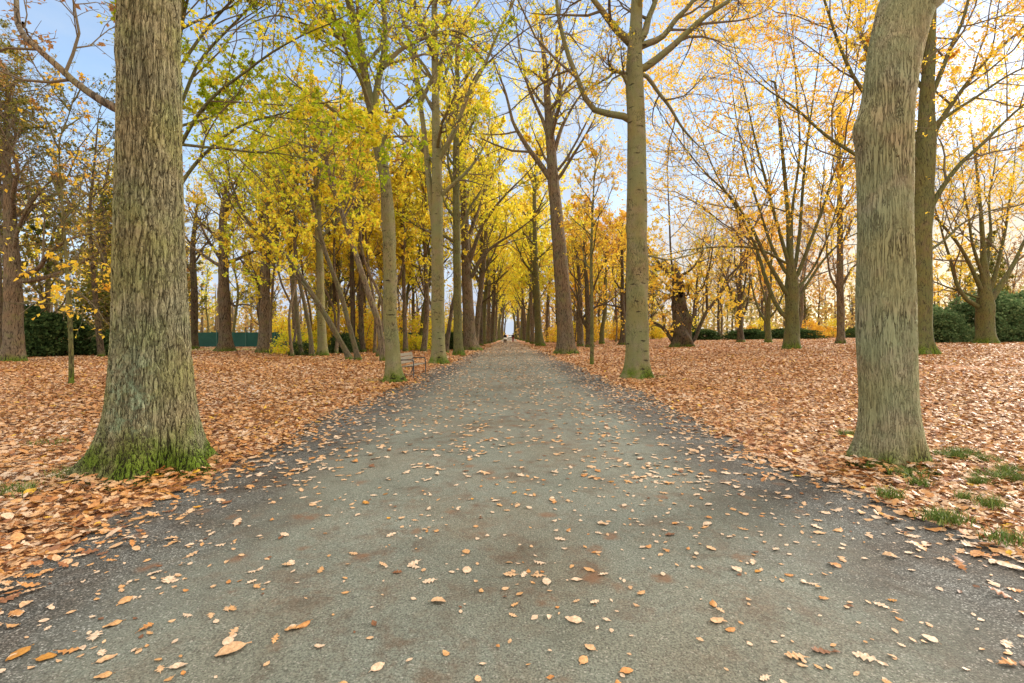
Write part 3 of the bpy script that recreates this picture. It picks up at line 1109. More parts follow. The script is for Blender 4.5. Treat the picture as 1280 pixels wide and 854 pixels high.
def build_path_leaves():
    rng = np.random.default_rng(23)
    protos = []
    shapes = ('oak', 'oval')
    words_ = {'oak': 'lobed oak leaf', 'oval': 'oval leaf'}
    for ci, (cw, cv) in enumerate(LEAFCOLS):
        for sh in shapes:
            for k in range(3):
                v, q, nf = ground_leaves(sh, np.zeros((1, 3)), np.array([0.10]), rng, 0.05, 0.16)
                val = np.clip(np.full(nf, cv) + rng.normal(0, 0.008), 0, 1)
                me = mesh_np('fallen_leaf', v, [q], [LITTER], face_attr={'v': val}, smooth=True)
                protos.append((cw, sh, me))
    x, y = path_leaf_points(rng, 1.9, 9.5, 34)
    order = np.argsort(y + 0.15 * np.abs(x))
    x, y = x[order][:296], y[order][:296]
    far_edge = y.max()
    probs = np.array([.38, .29, .15, .08, .05, .05])
    n = len(x)
    zs = path_z(x, y)
    for i in range(n):
        ci = rng.choice(len(LEAFCOLS), p=probs)
        sh = 0 if rng.uniform() < 0.6 else 1
        cw, s_, me = protos[(ci * 2 + sh) * 3 + rng.integers(3)]
        o = obj('fallen_leaf', me, loc=(x[i], y[i], zs[i] + 0.004))
        o.rotation_euler = (0, 0, rng.uniform(0, 2 * PI))
        sc = 0.42 + 0.66 * rng.beta(1.3, 1.8)
        o.scale = (sc, sc * rng.uniform(0.8, 1.1), sc)
        where = 'left on the gravel path' if x[i] < -1.2 else ('right on the gravel path' if x[i] > 1.2 else 'mid gravel path')
        dist = 'nearest' if y[i] < 3.4 else ('a few steps away' if y[i] < 5.2 else 'farther up')
        tag(o, f'{cw} {words_[s_]} lying {where}, {dist}', 'leaf', 'single leaves on the near path')
    # the bright ones the photo singles out
    for (px, py, cw, cv, sh, sz, rz, lab) in (
            (57, 829, 'orange', .955, 'oval', .085, 0.5, 'smooth bright orange oval leaf at the left corner of the path'),
            (24, 823, 'orange', .955, 'oval', .11, 0.9, 'large curled orange leaf beside the smooth oval orange one'),
            (290, 821, 'tan', .2, 'oval', .14, 0.7, 'largest tan leaf, weathered and veined, left of the path middle'),
            (718, 784, 'tan', .08, 'oval', .10, 0.2, 'round pale tan leaf lying alone at the path centre'),
            (995, 830, 'tan', .25, 'oak', .10, 2.2, 'crumpled tan oak leaf lying alone low right of centre')):
        Y = CAM_H * F_PX / (py - VPY)
        X = (px - VPX) / F_PX * Y
        v, q, nf = ground_leaves(sh, np.zeros((1, 3)), np.array([sz]), rng, 0.04, 0.10)
        me = mesh_np('fallen_leaf', v, [q], [LITTER], face_attr={'v': np.full(nf, cv)}, smooth=True)
        o = obj('fallen_leaf', me, loc=(X, Y, float(path_z(np.array(X), np.array(Y))) + 0.006))
        o.rotation_euler = (0, 0, rz)
        tag(o, lab, 'leaf')
    # the rest, up the avenue, nobody would count
    ac = Acc()
    for y0, y1, dens, kind, sz in ((1.9, far_edge, 80, 'oval', (.018, .05)), (far_edge - 1.2, 16, 75, 'oak_lite', (.05, .12)), (16, 40, 55, 'quad', (.06, .13)), (40, 110, 22, 'quad', (.14, .26))):
        x, y = path_leaf_points(rng, y0, y1, dens)
        k = (y + 0.15 * np.abs(x) > far_edge + 0.02) | (sz[1] < 0.055)
        x, y = x[k], y[k]
        pos = np.stack([x, y, path_z(x, y) + 0.004], 1)
        v, q, nf = ground_leaves(kind, pos, rng.uniform(*sz, len(x)), rng, 0.10, 0.16)
        val = rng.choice([.03, .2, .38, .6, .9], p=[.42, .30, .15, .06, .07], size=len(x))
        ac.add(v, q, 0, np.repeat(val, nf))
    o = obj('scattered_leaves', ac.mesh('scattered_leaves', [LITTER], True), kind='stuff')
    o['label'] = 'small pale leaves scattered up the gravel path'


build_path_leaves()


# ------------------------------------------------------------------ grass tufts near the trunks
def build_grass():
    rng = np.random.default_rng(5)
    m, nt = new_mat('grass_blades')
    g = NT(nt)
    a = g.n('ShaderNodeAttribute', attribute_name='v')
    c = g.ramp(a.outputs['Fac'], [(0, (0.045, 0.085, 0.012)), (0.6, (0.10, 0.16, 0.022)), (1, (0.22, 0.24, 0.06))])
    g.out(g.principled(c, 0.6, 0.25))
    cs = []
    for (px, py, rad, n) in ((1098, 590, .10, 300), (1145, 592, .14, 420), (1185, 578, .16, 620), (1205, 574, .14, 480), (1235, 583, .10, 260), (1250, 604, .16, 520),
                             (1262, 596, .10, 260), (1136, 600, .14, 420), (1150, 613, .07, 160), (1112, 627, .08, 160), (1182, 658, .12, 300), (1240, 640, .08, 150),
                             (1225, 612, .07, 150), (1258, 685, .10, 140), (1060, 548, .1, 150), (1205, 632, .06, 100),
                             (100, 600, .22, 420), (130, 590, .12, 200), (15, 622, .18, 220), (60, 560, .2, 120), (470, 478, .3, 150), (820, 474, .35, 200)):
        Y = CAM_H * F_PX / (py - VPY)
        cs.append(((px - VPX) / F_PX * Y, Y, rad, n))
    V, Q, A = [], [], []
    for X, Y, rad, n in cs:
        r = rad * np.sqrt(rng.uniform(0, 1, n)) * rng.uniform(0.6, 1.4, n)
        th = rng.uniform(0, 2 * PI, n)
        bx, by = X + r * np.cos(th) * 1.4, Y + r * np.sin(th)
        h = rng.uniform(0.05, 0.11, n)
        lean = rng.normal(0, 0.6, (n, 2)) * h[:, None]
        wv = np.stack([np.cos(th * 3), np.sin(th * 3)], 1) * 0.0035
        b = np.stack([bx, by, terrain(bx, by) + 0.045], 1)
        p = [b + np.c_[wv, np.zeros(n)], b - np.c_[wv, np.zeros(n)],
             b + np.c_[lean * 0.4 - wv * .7, h * .6], b + np.c_[lean * 0.4 + wv * .7, h * .6],
             b + np.c_[lean - wv * .1, h], b + np.c_[lean + wv * .1, h]]
        base = sum(len(v) for v in V)
        V.append(np.stack(p, 1).reshape(-1, 3))
        i = base + np.arange(n)[:, None] * 6
        Q.append(np.concatenate([i + np.array([[0, 1, 2, 3]]), i + np.array([[3, 2, 4, 5]])]))
        A.append(np.tile(rng.uniform(0, 1, n), 2))
    me = mesh_np('grass', np.concatenate(V), [np.concatenate(Q)], [m], face_attr={'v': np.concatenate(A)})
    o = obj('grass', me, kind='stuff')
    o['label'] = 'small tufts of green grass poking through the leaves'


build_grass()

# ================================================================== TREES ALONG THE PATH
# --- the big furrowed oak at the left
px_tree('oak_tree', 'thick deeply furrowed oak with bright green mossy flared base at the left edge of path', px=190, Y=5.62,
        stem=[(190, 590, 112), (191, 545, 108), (191, 500, 101), (189.5, 400, 94), (187, 300, 88), (187, 200, 85), (188, 100, 81), (188, 0, 78)],
        top=(0.3, 19, 0.06), limbs=[
            (0.6, (160, 140, 17), (130, 128, 14), (95, 108, 12), (75, 88, 12), (48, 58, 11), (30, 40, 12), (22, 0, 10), (14, -60, 8)),
            (-0.8, (200, -300, 30), (260, -400, 22), (330, -480, 14), (420, -560, 6)),
            (1.2, (180, -350, 30), (90, -450, 22), (0, -520, 14), (-90, -560, 6))],
        seed=3, bark=BARK_OAK, limb_bark=BARK_BROWN, pal='russet', sides=240, rings=620, flare=0.95, flare_h=0.24, lobes=5, lump=0.03,
        n1=5, z0=0.62, l1=5.5, k2=10, k3=7, k4=6, leaf=0.7, lsize=0.07, pmix=(0.45, 0.25))
# --- the big tree at the right
px_tree('oak_tree', 'thick grey green trunk leaning slightly outward with a knot, at the right edge of path', px=1110, Y=5.86,
        stem=[(1112, 583, 84), (1111, 545, 81), (1110, 497, 77), (1107, 400, 73), (1106.5, 300, 72), (1106.5, 234, 72), (1105.5, 165, 74), (1111, 117, 72), (1120, 58, 71), (1134, 0, 72), (1150, -60, 72)],
        top=(0.8, 19, 0.06), limbs=[
            (-0.5, (1140, -90, 40), (1100, -160, 34), (1060, -260, 22), (1040, -380, 12)),
            (0.9, (1160, -110, 44), (1200, -190, 34), (1260, -290, 22), (1330, -380, 10))],
        seed=12, bark=BARK_OAK_R, limb_bark=BARK_GREEN, sides=220, rings=600, flare=0.60, flare_h=0.18, lobes=4, lump=0.03, pal='orange',
        bulges=((4.10, 2.8, 0.14, 0.045), (4.02, 3.5, 0.14, 0.04), (4.42, 3.3, 0.10, -0.035), (4.5, 4.3, 0.15, 0.03), (4.95, 4.0, 0.25, 0.03), (3.0, 3.9, 0.2, 0.015)),
        n1=4, z0=0.62, l1=5.0, k2=6, k3=6, k4=5, leaf=0.8, lsize=0.085)
# --- slim forked tree beside the bench
px_tree('avenue_tree', 'slim pale trunk with small knots forking high up, beside the bench', px=492, Y=16.1,
        stem=[(492, 478, 21), (491, 450, 18.5), (488, 400, 17.5), (487, 330, 16.5), (485, 270, 15.5), (480, 215, 14.5), (470, 165, 14.5), (464, 135, 12), (456, 95, 11), (447, 45, 10), (436, 0, 9)],
        top=(-1.5, 17, 0.03), limbs=[
            (0.8, (467, 140, 10), (474, 95, 9), (480, 55, 8), (478, 0, 7), (474, -60, 5)),
            (-0.6, (474, 190, 7), (486, 160, 6), (495, 138, 5), (515, 122, 3.5)),
            (-2.0, (466, 165, 4), (430, 158, 3.5), (380, 150, 3), (330, 146, 2)),
            (-1.5, (460, 110, 6), (440, 60, 5), (412, 25, 4), (380, -20, 2.5)),
            (1.0, (478, 85, 7), (500, 62, 6), (530, 50, 5), (570, 40, 4), (605, 62, 2.5)),
            (-2.5, (452, 70, 5), (410, 40, 4), (350, 20, 3), (290, 40, 2))],
        seed=21, bark=BARK_MID, sides=28, rings=90, flare=0.75, flare_h=0.22, lump=0.06, pal='lime',
        bulges=((3.0, PI, .10, .03), (3.4, 0, .10, .03), (4.2, PI, .09, .035), (4.6, 0.3, .1, .03), (2.4, 0.2, .1, .02), (5.3, PI, .12, .04)),
        n1=9, z0=0.45, l1=4.2, k2=6, k3=6, k4=5, leaf=2.3, lsize=0.105, pmix=(0.36, 0.28))
# --- straight tree behind the bench
px_tree('avenue_tree', 'straight pale trunk with mossy green foot just behind the bench', px=548, Y=26.0,
        stem=[(548, 455, 19), (548, 430, 17), (547, 350, 16), (546.5, 260, 14), (546, 190, 12), (544, 100, 9), (543, 0, 7)],
        top=(0.3, 22, 0.03), limbs=[
            (0.5, (546, 300, 10), (539, 250, 9), (533, 200, 8), (525, 130, 7), (514, 60, 6), (498, 0, 5), (490, -60, 3)),
            (-0.6, (548, 200, 8), (566, 168, 7), (588, 115, 6), (606, 80, 5), (618, 50, 5), (642, 0, 4)),
            (1.5, (525, 130, 5), (560, 60, 5), (600, 0, 3), (630, -60, 2)),
            (-1.2, (608, 80, 3.5), (580, 50, 3), (545, 45, 2.5), (500, 75, 2)),
            (1.0, (545, 110, 5), (528, 80, 5), (490, 40, 4), (470, 0, 3))],
        seed=31, bark=BARK_MID, sides=24, rings=70, flare=0.7, flare_h=0.25, pal='yellow', n1=12, z0=0.40, l1=4.5,
        k2=6, k3=6, k4=5, leaf=1.8, lsize=0.115, pmix=(0.45, 0.3))
px_tree('avenue_tree', 'thin straight green tinged trunk, third in the left row after the bench', px=573, Y=36.0,
        stem=[(573, 445, 12), (572, 400, 10.5), (571, 300, 9.5), (570, 200, 8), (571, 120, 6), (572, 40, 4)],
        top=(0.3, 25, 0.03), seed=41, bark=BARK_GREEN, sides=18, rings=50, flare=0.7, flare_h=0.3, pal='lime', n1=14, z0=0.30, l1=4.6,
        leaf=2.2, lsize=0.16, pmix=(0.5, 0.2))
px_tree('avenue_tree', 'brown trunk with wide rooted foot and golden boughs arching over the path', px=588, Y=48.0,
        stem=[(588, 438, 19), (587, 425, 16), (585, 380, 14), (583, 340, 12), (581, 280, 10), (578, 200, 8)],
        top=(0.5, 26, 0.04), limbs=[
            (-1.5, (590, 345, 6), (602, 322, 5), (620, 305, 4), (645, 290, 3), (668, 272, 2)),
            (-2.5, (586, 330, 6), (600, 290, 5), (618, 260, 4), (640, 235, 3), (660, 215, 2)),
            (2.0, (584, 300, 5), (598, 262, 4), (612, 225, 3.5), (640, 190, 2))],
        seed=51, bark=BARK_BROWN, sides=18, rings=50, flare=0.9, flare_h=0.4, pal='yellow', n1=13, z0=0.28, l1=7.0, k2=7, k3=6, k4=5,
        leaf=3.6, lsize=0.20, pmix=(0.36, 0.16))
# --- right row
px_tree('avenue_tree', 'pale grey green trunk with spreading bare boughs and mossy foot, right of path', px=796, Y=17.4,
        stem=[(796, 474, 34), (796, 450, 30), (796.5, 400, 28), (796, 300, 26.5), (796, 200, 24), (794, 120, 22), (793, 70, 20), (795, 30, 15), (796, 0, 14)],
        top=(0.3, 19, 0.03), limbs=[
            (0.5, (792, 150, 9), (770, 143, 9), (750, 141, 8.5), (735, 128, 8), (722, 95, 7.5), (708, 60, 7), (698, 25, 6.5), (694, -10, 6), (688, -60, 4)),
            (-0.7, (787, 52, 11), (772, 38, 10), (755, 18, 9), (738, -4, 8), (700, -50, 5)),
            (0.4, (804, 45, 10), (810, 25, 9), (820, -2, 8), (835, -60, 5)),
            (-0.6, (806, 56, 9), (828, 46, 8), (845, 24, 7.5), (864, 0, 7), (890, -50, 5)),
            (-0.8, (807, 84, 10), (832, 64, 9.5), (850, 48, 9), (880, 24, 8.5), (915, 0, 7), (960, -40, 5)),
            (0.9, (807, 94, 5.5), (825, 118, 5), (843, 146, 4.5), (858, 166, 4), (872, 180, 2.5)),
            (-0.3, (787, 108, 7), (779, 92, 6), (768, 90, 4.5), (758, 97, 4), (748, 104, 2.5)),
            (-0.5, (766, 89, 4), (762, 78, 3), (763, 62, 2)),
            (1.0, (810, 320, 3), (840, 325, 2.5), (880, 310, 2))],
        seed=61, bark=BARK_MID, sides=36, rings=110, flare=0.62, flare_h=0.25, lump=0.035, pal='gold',
        bulges=((4.9, 1.5 * PI, .16, .05), (4.6, 0, .12, .05), (5.4, PI, .12, .04)),
        n1=4, z0=0.62, l1=4.0, k2=8, k3=7, k4=5, leaf=0.55, lsize=0.10, pmix=(0.35, 0.25))
px_tree('sapling_tree', 'thin brown sapling standing between two thick trunks right of path', px=740, Y=24.8,
        stem=[(740, 457, 5), (740, 430, 4.6), (740, 380, 4.2), (739, 330, 3.8), (740, 285, 3), (742, 240, 2)],
        top=(0.2, 11, 0.01), seed=71, bark=BARK_GREEN, sides=10, rings=40, flare=0.3, flare_h=0.1, pal='gold', n1=12, z0=0.45, l1=2.2,
        k2=5, k3=5, k4=4, leaf=1.3, lsize=0.10)
px_tree('avenue_tree', 'brown trunk leaning left with mossy foot and tall bare fork, right of path', px=708, Y=38.7,
        stem=[(708, 442, 24), (707, 425, 21), (704, 370, 19), (700, 320, 18), (694, 250, 15), (690, 205, 13), (686, 150, 10), (682, 90, 7)],
        top=(-0.5, 27, 0.03), limbs=[
            (0.5, (693, 232, 8), (675, 205, 7.5), (662, 188, 7), (648, 165, 6), (640, 150, 5), (630, 110, 4), (622, 90, 3)),
            (-0.7, (690, 200, 6), (680, 155, 5), (662, 115, 4), (650, 60, 3), (640, 0, 2)),
            (0.8, (693, 190, 6), (702, 160, 5), (715, 135, 4), (735, 105, 3), (745, 70, 2)),
            (-0.4, (692, 220, 4), (710, 195, 3.5), (730, 160, 3), (740, 140, 2)),
            (0.3, (690, 165, 5), (700, 120, 4.5), (696, 60, 4), (702, 0, 2.5))],
        seed=81, bark=BARK_BROWN, sides=24, rings=60, flare=0.6, flare_h=0.35, pal='yellow', n1=9, z0=0.5, l1=5.5, k2=6, k3=6, k4=5,
        leaf=1.3, lsize=0.16, pmix=(0.5, 0.25))
px_tree('avenue_tree', 'mossy grey trunk with a root stump beside it, far along the right row', px=676, Y=64.0,
        stem=[(676, 433, 9), (674, 415, 7.5), (671, 360, 7), (669, 310, 6), (668, 250, 5)],
        top=(0.3, 27, 0.05), seed=91, bark=BARK_GREEN, sides=16, rings=40, flare=0.9, flare_h=0.5, pal='yellow', n1=14, z0=0.35, l1=6.0,
        leaf=2.2, lsize=0.24)

# --- the open lawn on the right
px_tree('beech_tree', 'big spreading beech with many fanning boughs on the open lawn', px=990, Y=35.0,
        stem=[(990, 437, 21), (990, 420, 18.5), (990, 390, 18), (990, 360, 18), (988, 330, 11), (985, 270, 6), (978, 190, 4.5), (970, 110, 3)],
        top=(-0.5, 20, 0.02), limbs=[
            (1.5, (986, 400, 9), (972, 385, 8.5), (962, 362, 8), (952, 335, 7.5), (945, 310, 6), (925, 270, 5), (900, 225, 4), (880, 180, 3)),
            (-2.0, (986, 372, 9), (970, 345, 8), (955, 318, 7), (938, 280, 6), (912, 245, 5), (880, 215, 4), (845, 170, 3)),
            (1.0, (985, 345, 7), (966, 310, 6), (948, 260, 5), (930, 200, 4), (920, 140, 3)),
            (-1.0, (988, 340, 8), (975, 290, 7), (958, 230, 6), (940, 160, 4.5), (925, 90, 3)),
            (2.0, (992, 345, 8), (1000, 290, 7), (1005, 220, 6), (1012, 150, 5), (1025, 60, 3)),
            (-1.5, (994, 350, 8), (1012, 305, 7), (1030, 255, 5.5), (1050, 200, 4), (1075, 150, 3)),
            (1.2, (996, 375, 6), (1012, 350, 5.5), (1030, 325, 5), (1055, 300, 4), (1085, 285, 3)),
            (-2.5, (984, 330, 5), (950, 312, 4.5), (905, 309, 4), (862, 312, 3), (830, 318, 2)),
            (0.6, (990, 330, 7), (990, 270, 6), (1000, 190, 5), (995, 110, 4), (990, 40, 3)),
            (2.5, (994, 365, 5), (1020, 330, 4.5), (1040, 280, 4), (1050, 240, 3))],
        seed=101, bark=BARK_GREEN, sides=24, rings=60, flare=0.6, flare_h=0.35, lump=0.06, pal='orange', n1=0, z0=0.5, l1=6.0, lw=0.75, lead=False, k2=11, k3=8, k4=5,
        leaf=6.0, lsize=0.15, pmix=(0.24, 0.22))
px_tree('lawn_tree', 'upright slender trunk with narrow crown standing right of the big spreading beech', px=1051, Y=45.0,
        stem=[(1051, 430, 12), (1051, 410, 10), (1050, 350, 9), (1050, 290, 8), (1049, 220, 6), (1048, 150, 4)],
        top=(0.2, 22, 0.02), limbs=[
            (0.8, (1050, 365, 4), (1038, 345, 3.5), (1034, 315, 3), (1030, 270, 2)),
            (-0.8, (1051, 360, 4), (1066, 335, 3.5), (1085, 320, 3), (1100, 300, 2))],
        seed=111, bark=BARK_BROWN, sides=16, rings=40, flare=0.6, flare_h=0.35, pal='gold', n1=12, z0=0.4, l1=4.5, leaf=1.2, lsize=0.15)
px_tree('beech_tree', 'tall beech with boughs reaching right, half hidden by the thick grey green trunk', px=1152, Y=25.0,
        stem=[(1150, 445, 42), (1150, 420, 33), (1150, 350, 32), (1150, 300, 32), (1153, 250, 30), (1157, 180, 27), (1159, 120, 20), (1162, 60, 16), (1164, 0, 13)],
        top=(0.3, 22, 0.03), limbs=[
            (-1.5, (1152, 290, 11), (1168, 252, 10.5), (1180, 232, 10), (1200, 205, 9), (1230, 178, 8), (1270, 138, 6), (1320, 100, 4)),
            (1.5, (1157, 195, 11), (1170, 160, 10.5), (1190, 130, 9), (1225, 85, 7), (1262, 50, 5.5), (1310, 10, 4)),
            (-1.0, (1160, 165, 8), (1180, 148, 7), (1215, 125, 6), (1260, 95, 5), (1310, 70, 3)),
            (0.5, (1160, 130, 9), (1175, 95, 8.5), (1188, 60, 8), (1205, 15, 7), (1220, -40, 4)),
            (1.0, (1150, 262, 8), (1110, 225, 8), (1070, 194, 7), (1032, 168, 6), (990, 132, 4.5), (955, 108, 3)),
            (-1.0, (1154, 215, 8), (1115, 160, 8), (1078, 112, 7), (1062, 84, 6.5), (1045, 40, 6), (1030, 0, 5), (1015, -40, 3)),
            (2.0, (1156, 190, 7), (1110, 110, 6), (1080, 50, 5), (1072, 0, 4)),
            (2.0, (1152, 320, 6), (1180, 300, 5), (1220, 270, 4), (1280, 255, 3))],
        seed=121, bark=BARK_GREEN, sides=28, rings=70, flare=0.55, flare_h=0.3, pal='orange', n1=2, z0=0.55, l1=5, lw=0.9, lead=False, k2=12, k3=8, k4=5,
        leaf=5.4, lsize=0.13, pmix=(0.22, 0.22))
px_tree('beech_tree', 'broad beech with short thick trunk and upswept boughs in front of evergreen bushes at right', px=1232, Y=40.0,
        stem=[(1232, 430, 30), (1232, 415, 26), (1231, 385, 25), (1231, 365, 19), (1230, 330, 10), (1227, 280, 6), (1222, 220, 4)],
        top=(-0.3, 19, 0.02), limbs=[
            (1.0, (1226, 385, 10), (1208, 374, 9), (1196, 355, 8.5), (1188, 325, 7), (1180, 300, 5.5), (1172, 270, 4), (1160, 235, 3)),
            (-1.5, (1228, 365, 10), (1214, 335, 8), (1198, 305, 7), (1178, 282, 6), (1160, 262, 4), (1140, 240, 3)),
            (0.8, (1236, 380, 12), (1254, 352, 11), (1266, 332, 10), (1278, 305, 8), (1292, 280, 6), (1310, 240, 4)),
            (-1.0, (1235, 370, 9), (1248, 330, 8), (1256, 290, 6.5), (1262, 250, 5), (1268, 200, 3)),
            (2.0, (1230, 350, 8), (1238, 300, 7), (1238, 250, 5), (1245, 190, 3)),
            (-2.0, (1228, 345, 7), (1215, 300, 6), (1208, 255, 5), (1200, 200, 3)),
            (1.5, (1222, 372, 5), (1195, 362, 4), (1165, 352, 3.5), (1140, 345, 2))],
        seed=131, bark=BARK_GREEN, sides=24, rings=50, flare=0.55, flare_h=0.35, lump=0.06, pal='gold', n1=0, z0=0.5, l1=5, lw=0.8, lead=False, k2=11, k3=8, k4=5,
        leaf=4.4, lsize=0.14, pmix=(0.42, 0.22))
# --- hollow old trunk with regrowth
hollow = px_tree('hollow_tree', 'old dark hollow broken trunk with young stems growing round its foot', px=852, Y=46.0,
        stem=[(853, 430, 25), (852, 415, 20), (851, 395, 21), (849, 372, 17), (847, 352, 14), (845, 341, 9), (844, 336, 3)],
        limbs=[
            (-1.2, (851, 428, 5), (846, 400, 5), (843, 370, 5), (840, 340, 4), (838, 310, 3.5), (836, 250, 2.5)),
            (1.0, (866, 428, 5), (876, 405, 5), (884, 388, 5), (898, 370, 4.5), (910, 348, 4), (925, 332, 3), (935, 322, 2)),
            (-0.5, (858, 412, 4), (866, 395, 3.5), (869, 372, 3), (882, 352, 2.5), (886, 320, 2)),
            (1.5, (842, 428, 5), (832, 414, 5), (822, 406, 4.5), (812, 400, 3.5), (805, 385, 2.5)),
            (-1.0, (884, 386, 4), (883, 360, 3.5), (888, 330, 3), (892, 300, 2)),
            (0.5, (850, 345, 4), (862, 338, 3.5), (875, 322, 3), (880, 300, 2)),
            (-1.5, (846, 350, 3), (832, 340, 2.5), (822, 325, 2)),
            (0.3, (832, 413, 3), (828, 390, 2.5), (822, 378, 2))],
        seed=141, bark=BARK_DARK, sides=36, rings=60, flare=0.55, flare_h=0.5, lump=0.13, lobes=4, bulges=((1.6, 3.3, .35, .25), (2.6, -0.6, .4, .22), (3.9, 3.6, .35, .2), (5.0, 5.2, .4, -.25), (0.9, 4.9, .5, .2), (3.4, 4.8, .3, -.3)), pal='gold', n1=6, z0=0.45, l1=3.4, a1=1.1, limb_wig=0.3, lead=False,
        k2=7, k3=6, k4=5, leaf=1.5, lsize=0.15, pmix=(0.55, 0.2))
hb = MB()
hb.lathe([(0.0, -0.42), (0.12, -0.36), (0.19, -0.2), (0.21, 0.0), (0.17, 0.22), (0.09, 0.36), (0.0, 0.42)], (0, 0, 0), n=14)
ho = hb.build('hollow', simple_mat('cavity_shade', (0.006, 0.005, 0.004), 1.0, 0.0), hollow, (-0.30, -0.60, 5.05), smooth=True)  # black blob on the trunk, the hollow's inner shade put into its colour
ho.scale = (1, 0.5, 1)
px_tree('lawn_tree', 'dark trunk forking into a wide vase shaped crown at the back of the lawn', px=926, Y=56.0,
        stem=[(926, 427, 9), (925, 410, 7), (924, 385, 6), (924, 370, 4), (926, 330, 3)],
        top=(0.3, 14, 0.02), limbs=[
            (1, (925, 400, 4), (932, 388, 3.5), (936, 365, 3), (938, 320, 2)), (-1, (924, 385, 3.5), (914, 365, 3), (905, 345, 2.5), (890, 320, 1.5)),
            (0.5, (924, 380, 3.5), (931, 355, 3), (934, 320, 2), (940, 280, 1.5)), (2, (924, 375, 3), (920, 345, 2.5), (918, 310, 2))],
        seed=151, bark=BARK_DARK, sides=14, rings=30, flare=0.7, flare_h=0.4, pal='orange', n1=5, z0=0.5, l1=4.5, leaf=0.9, lsize=0.18)
px_tree('lawn_tree', 'low forked trunk with twisted boughs, left of the big spreading beech', px=960, Y=52.0,
        stem=[(960, 427, 8), (960, 410, 6.5), (960, 395, 6), (962, 370, 4), (964, 340, 3)],
        top=(0.3, 13, 0.02), limbs=[
            (1, (959, 405, 4), (950, 390, 3.5), (943, 370, 3), (938, 350, 2), (930, 335, 1.5)), (-1, (961, 398, 3.5), (972, 385, 3), (980, 365, 2.5), (990, 340, 1.5)),
            (0.5, (960, 392, 3.5), (955, 370, 3), (948, 340, 2), (945, 310, 1.5))],
        seed=161, bark=BARK_GREEN, sides=14, rings=30, flare=0.7, flare_h=0.4, pal='orange', n1=4, z0=0.5, l1=4.0, leaf=1.0, lsize=0.17)

# --- lawn trees between the right row and the hollow trunk
for (px, Y, st, lb, sd, bk, pal, lab) in (
    (737, 56, [(737, 436, 10), (736, 420, 8), (735, 390, 6.5), (733, 350, 5), (730, 310, 3)],
     [(1, (735, 412, 5), (728, 398, 4), (735, 392, 4), (745, 384, 3.5), (757, 380, 2.5), (770, 370, 1.5)), (-1, (728, 400, 3), (722, 372, 3), (718, 350, 2), (716, 320, 1.5)),
      (1, (735, 380, 4), (744, 355, 3), (752, 335, 2), (762, 320, 1.5))], 171, BARK_DARK, 'gold', 'dark twisted trunk with a bough bent across it, behind the thin sapling'),
    (726, 60, [(726, 431, 8), (726, 410, 6), (725, 360, 5), (720, 310, 3)], [(1, (725, 380, 3), (714, 360, 2.5), (705, 345, 1.5))], 172, BARK_BROWN, 'gold',
     'grey brown trunk just left of the twisted one behind the sapling'),
    (752, 66, [(750, 428, 6), (753, 410, 5), (756, 390, 5), (757, 350, 4), (758, 310, 2.5)], [(-1, (756, 385, 3), (750, 370, 2), (742, 360, 1.5))], 173, BARK_GREEN, 'orange',
     'greenish trunk leaning right, between the sapling and the pale spreading tree'),
    (779, 58, [(779, 430, 9), (779, 410, 6), (778, 380, 5), (778, 340, 4), (777, 300, 3)],
     [(1, (778, 385, 3), (768, 383, 2.5), (758, 380, 2), (745, 378, 1.5)), (-1, (778, 370, 3), (786, 360, 2), (795, 350, 1.5)), (1, (778, 365, 3), (768, 350, 2), (765, 330, 1.5))],
     174, BARK_DARK, 'orange', 'dark trunk with level side boughs, beside the pale spreading tree')):
    px_tree('lawn_tree', lab, px=px, Y=Y, stem=st, top=(0.2, 15, 0.02), limbs=lb, seed=sd, bark=bk, sides=14, rings=30, flare=0.8, flare_h=0.4,
            lump=0.07, pal=pal, n1=7, z0=0.5, l1=4.5, leaf=1.6, lsize=0.20)

# --- the lawn and wood edge on the left
px_tree('sapling_tree', 'thin green stemmed sapling on the left lawn beside the furrowed oak', px=89, Y=15.1,
        stem=[(89, 482, 8), (89, 440, 7), (87, 390, 6.5), (84, 340, 5.5), (80, 290, 4.5), (77, 240, 3.5), (74, 180, 2.5)],
        top=(0.2, 9.5, 0.01), limbs=[
            (-0.8, (85, 345, 2), (60, 315, 1.8), (30, 300, 1.5), (-10, 270, 1)),
            (-4.2, (88, 386, 2), (60, 380, 1.8), (30, 378, 1.6), (0, 376, 1)),
            (0.6, (86, 372, 1.8), (108, 366, 1.5), (140, 350, 1))],
        seed=181, bark=BARK_GREEN, sides=12, rings=40, flare=0.25, flare_h=0.1, pal='gold', n1=9, z0=0.45, l1=1.8, k2=5, k3=5, k4=4,
        leaf=1.8, lsize=0.12, leafz=([0, 1.4, 3.0, 4.2, 5.5], [1, 1, 0.8, .2, .12]), pmix=(0.6, 0.2), twig_r=0.003)
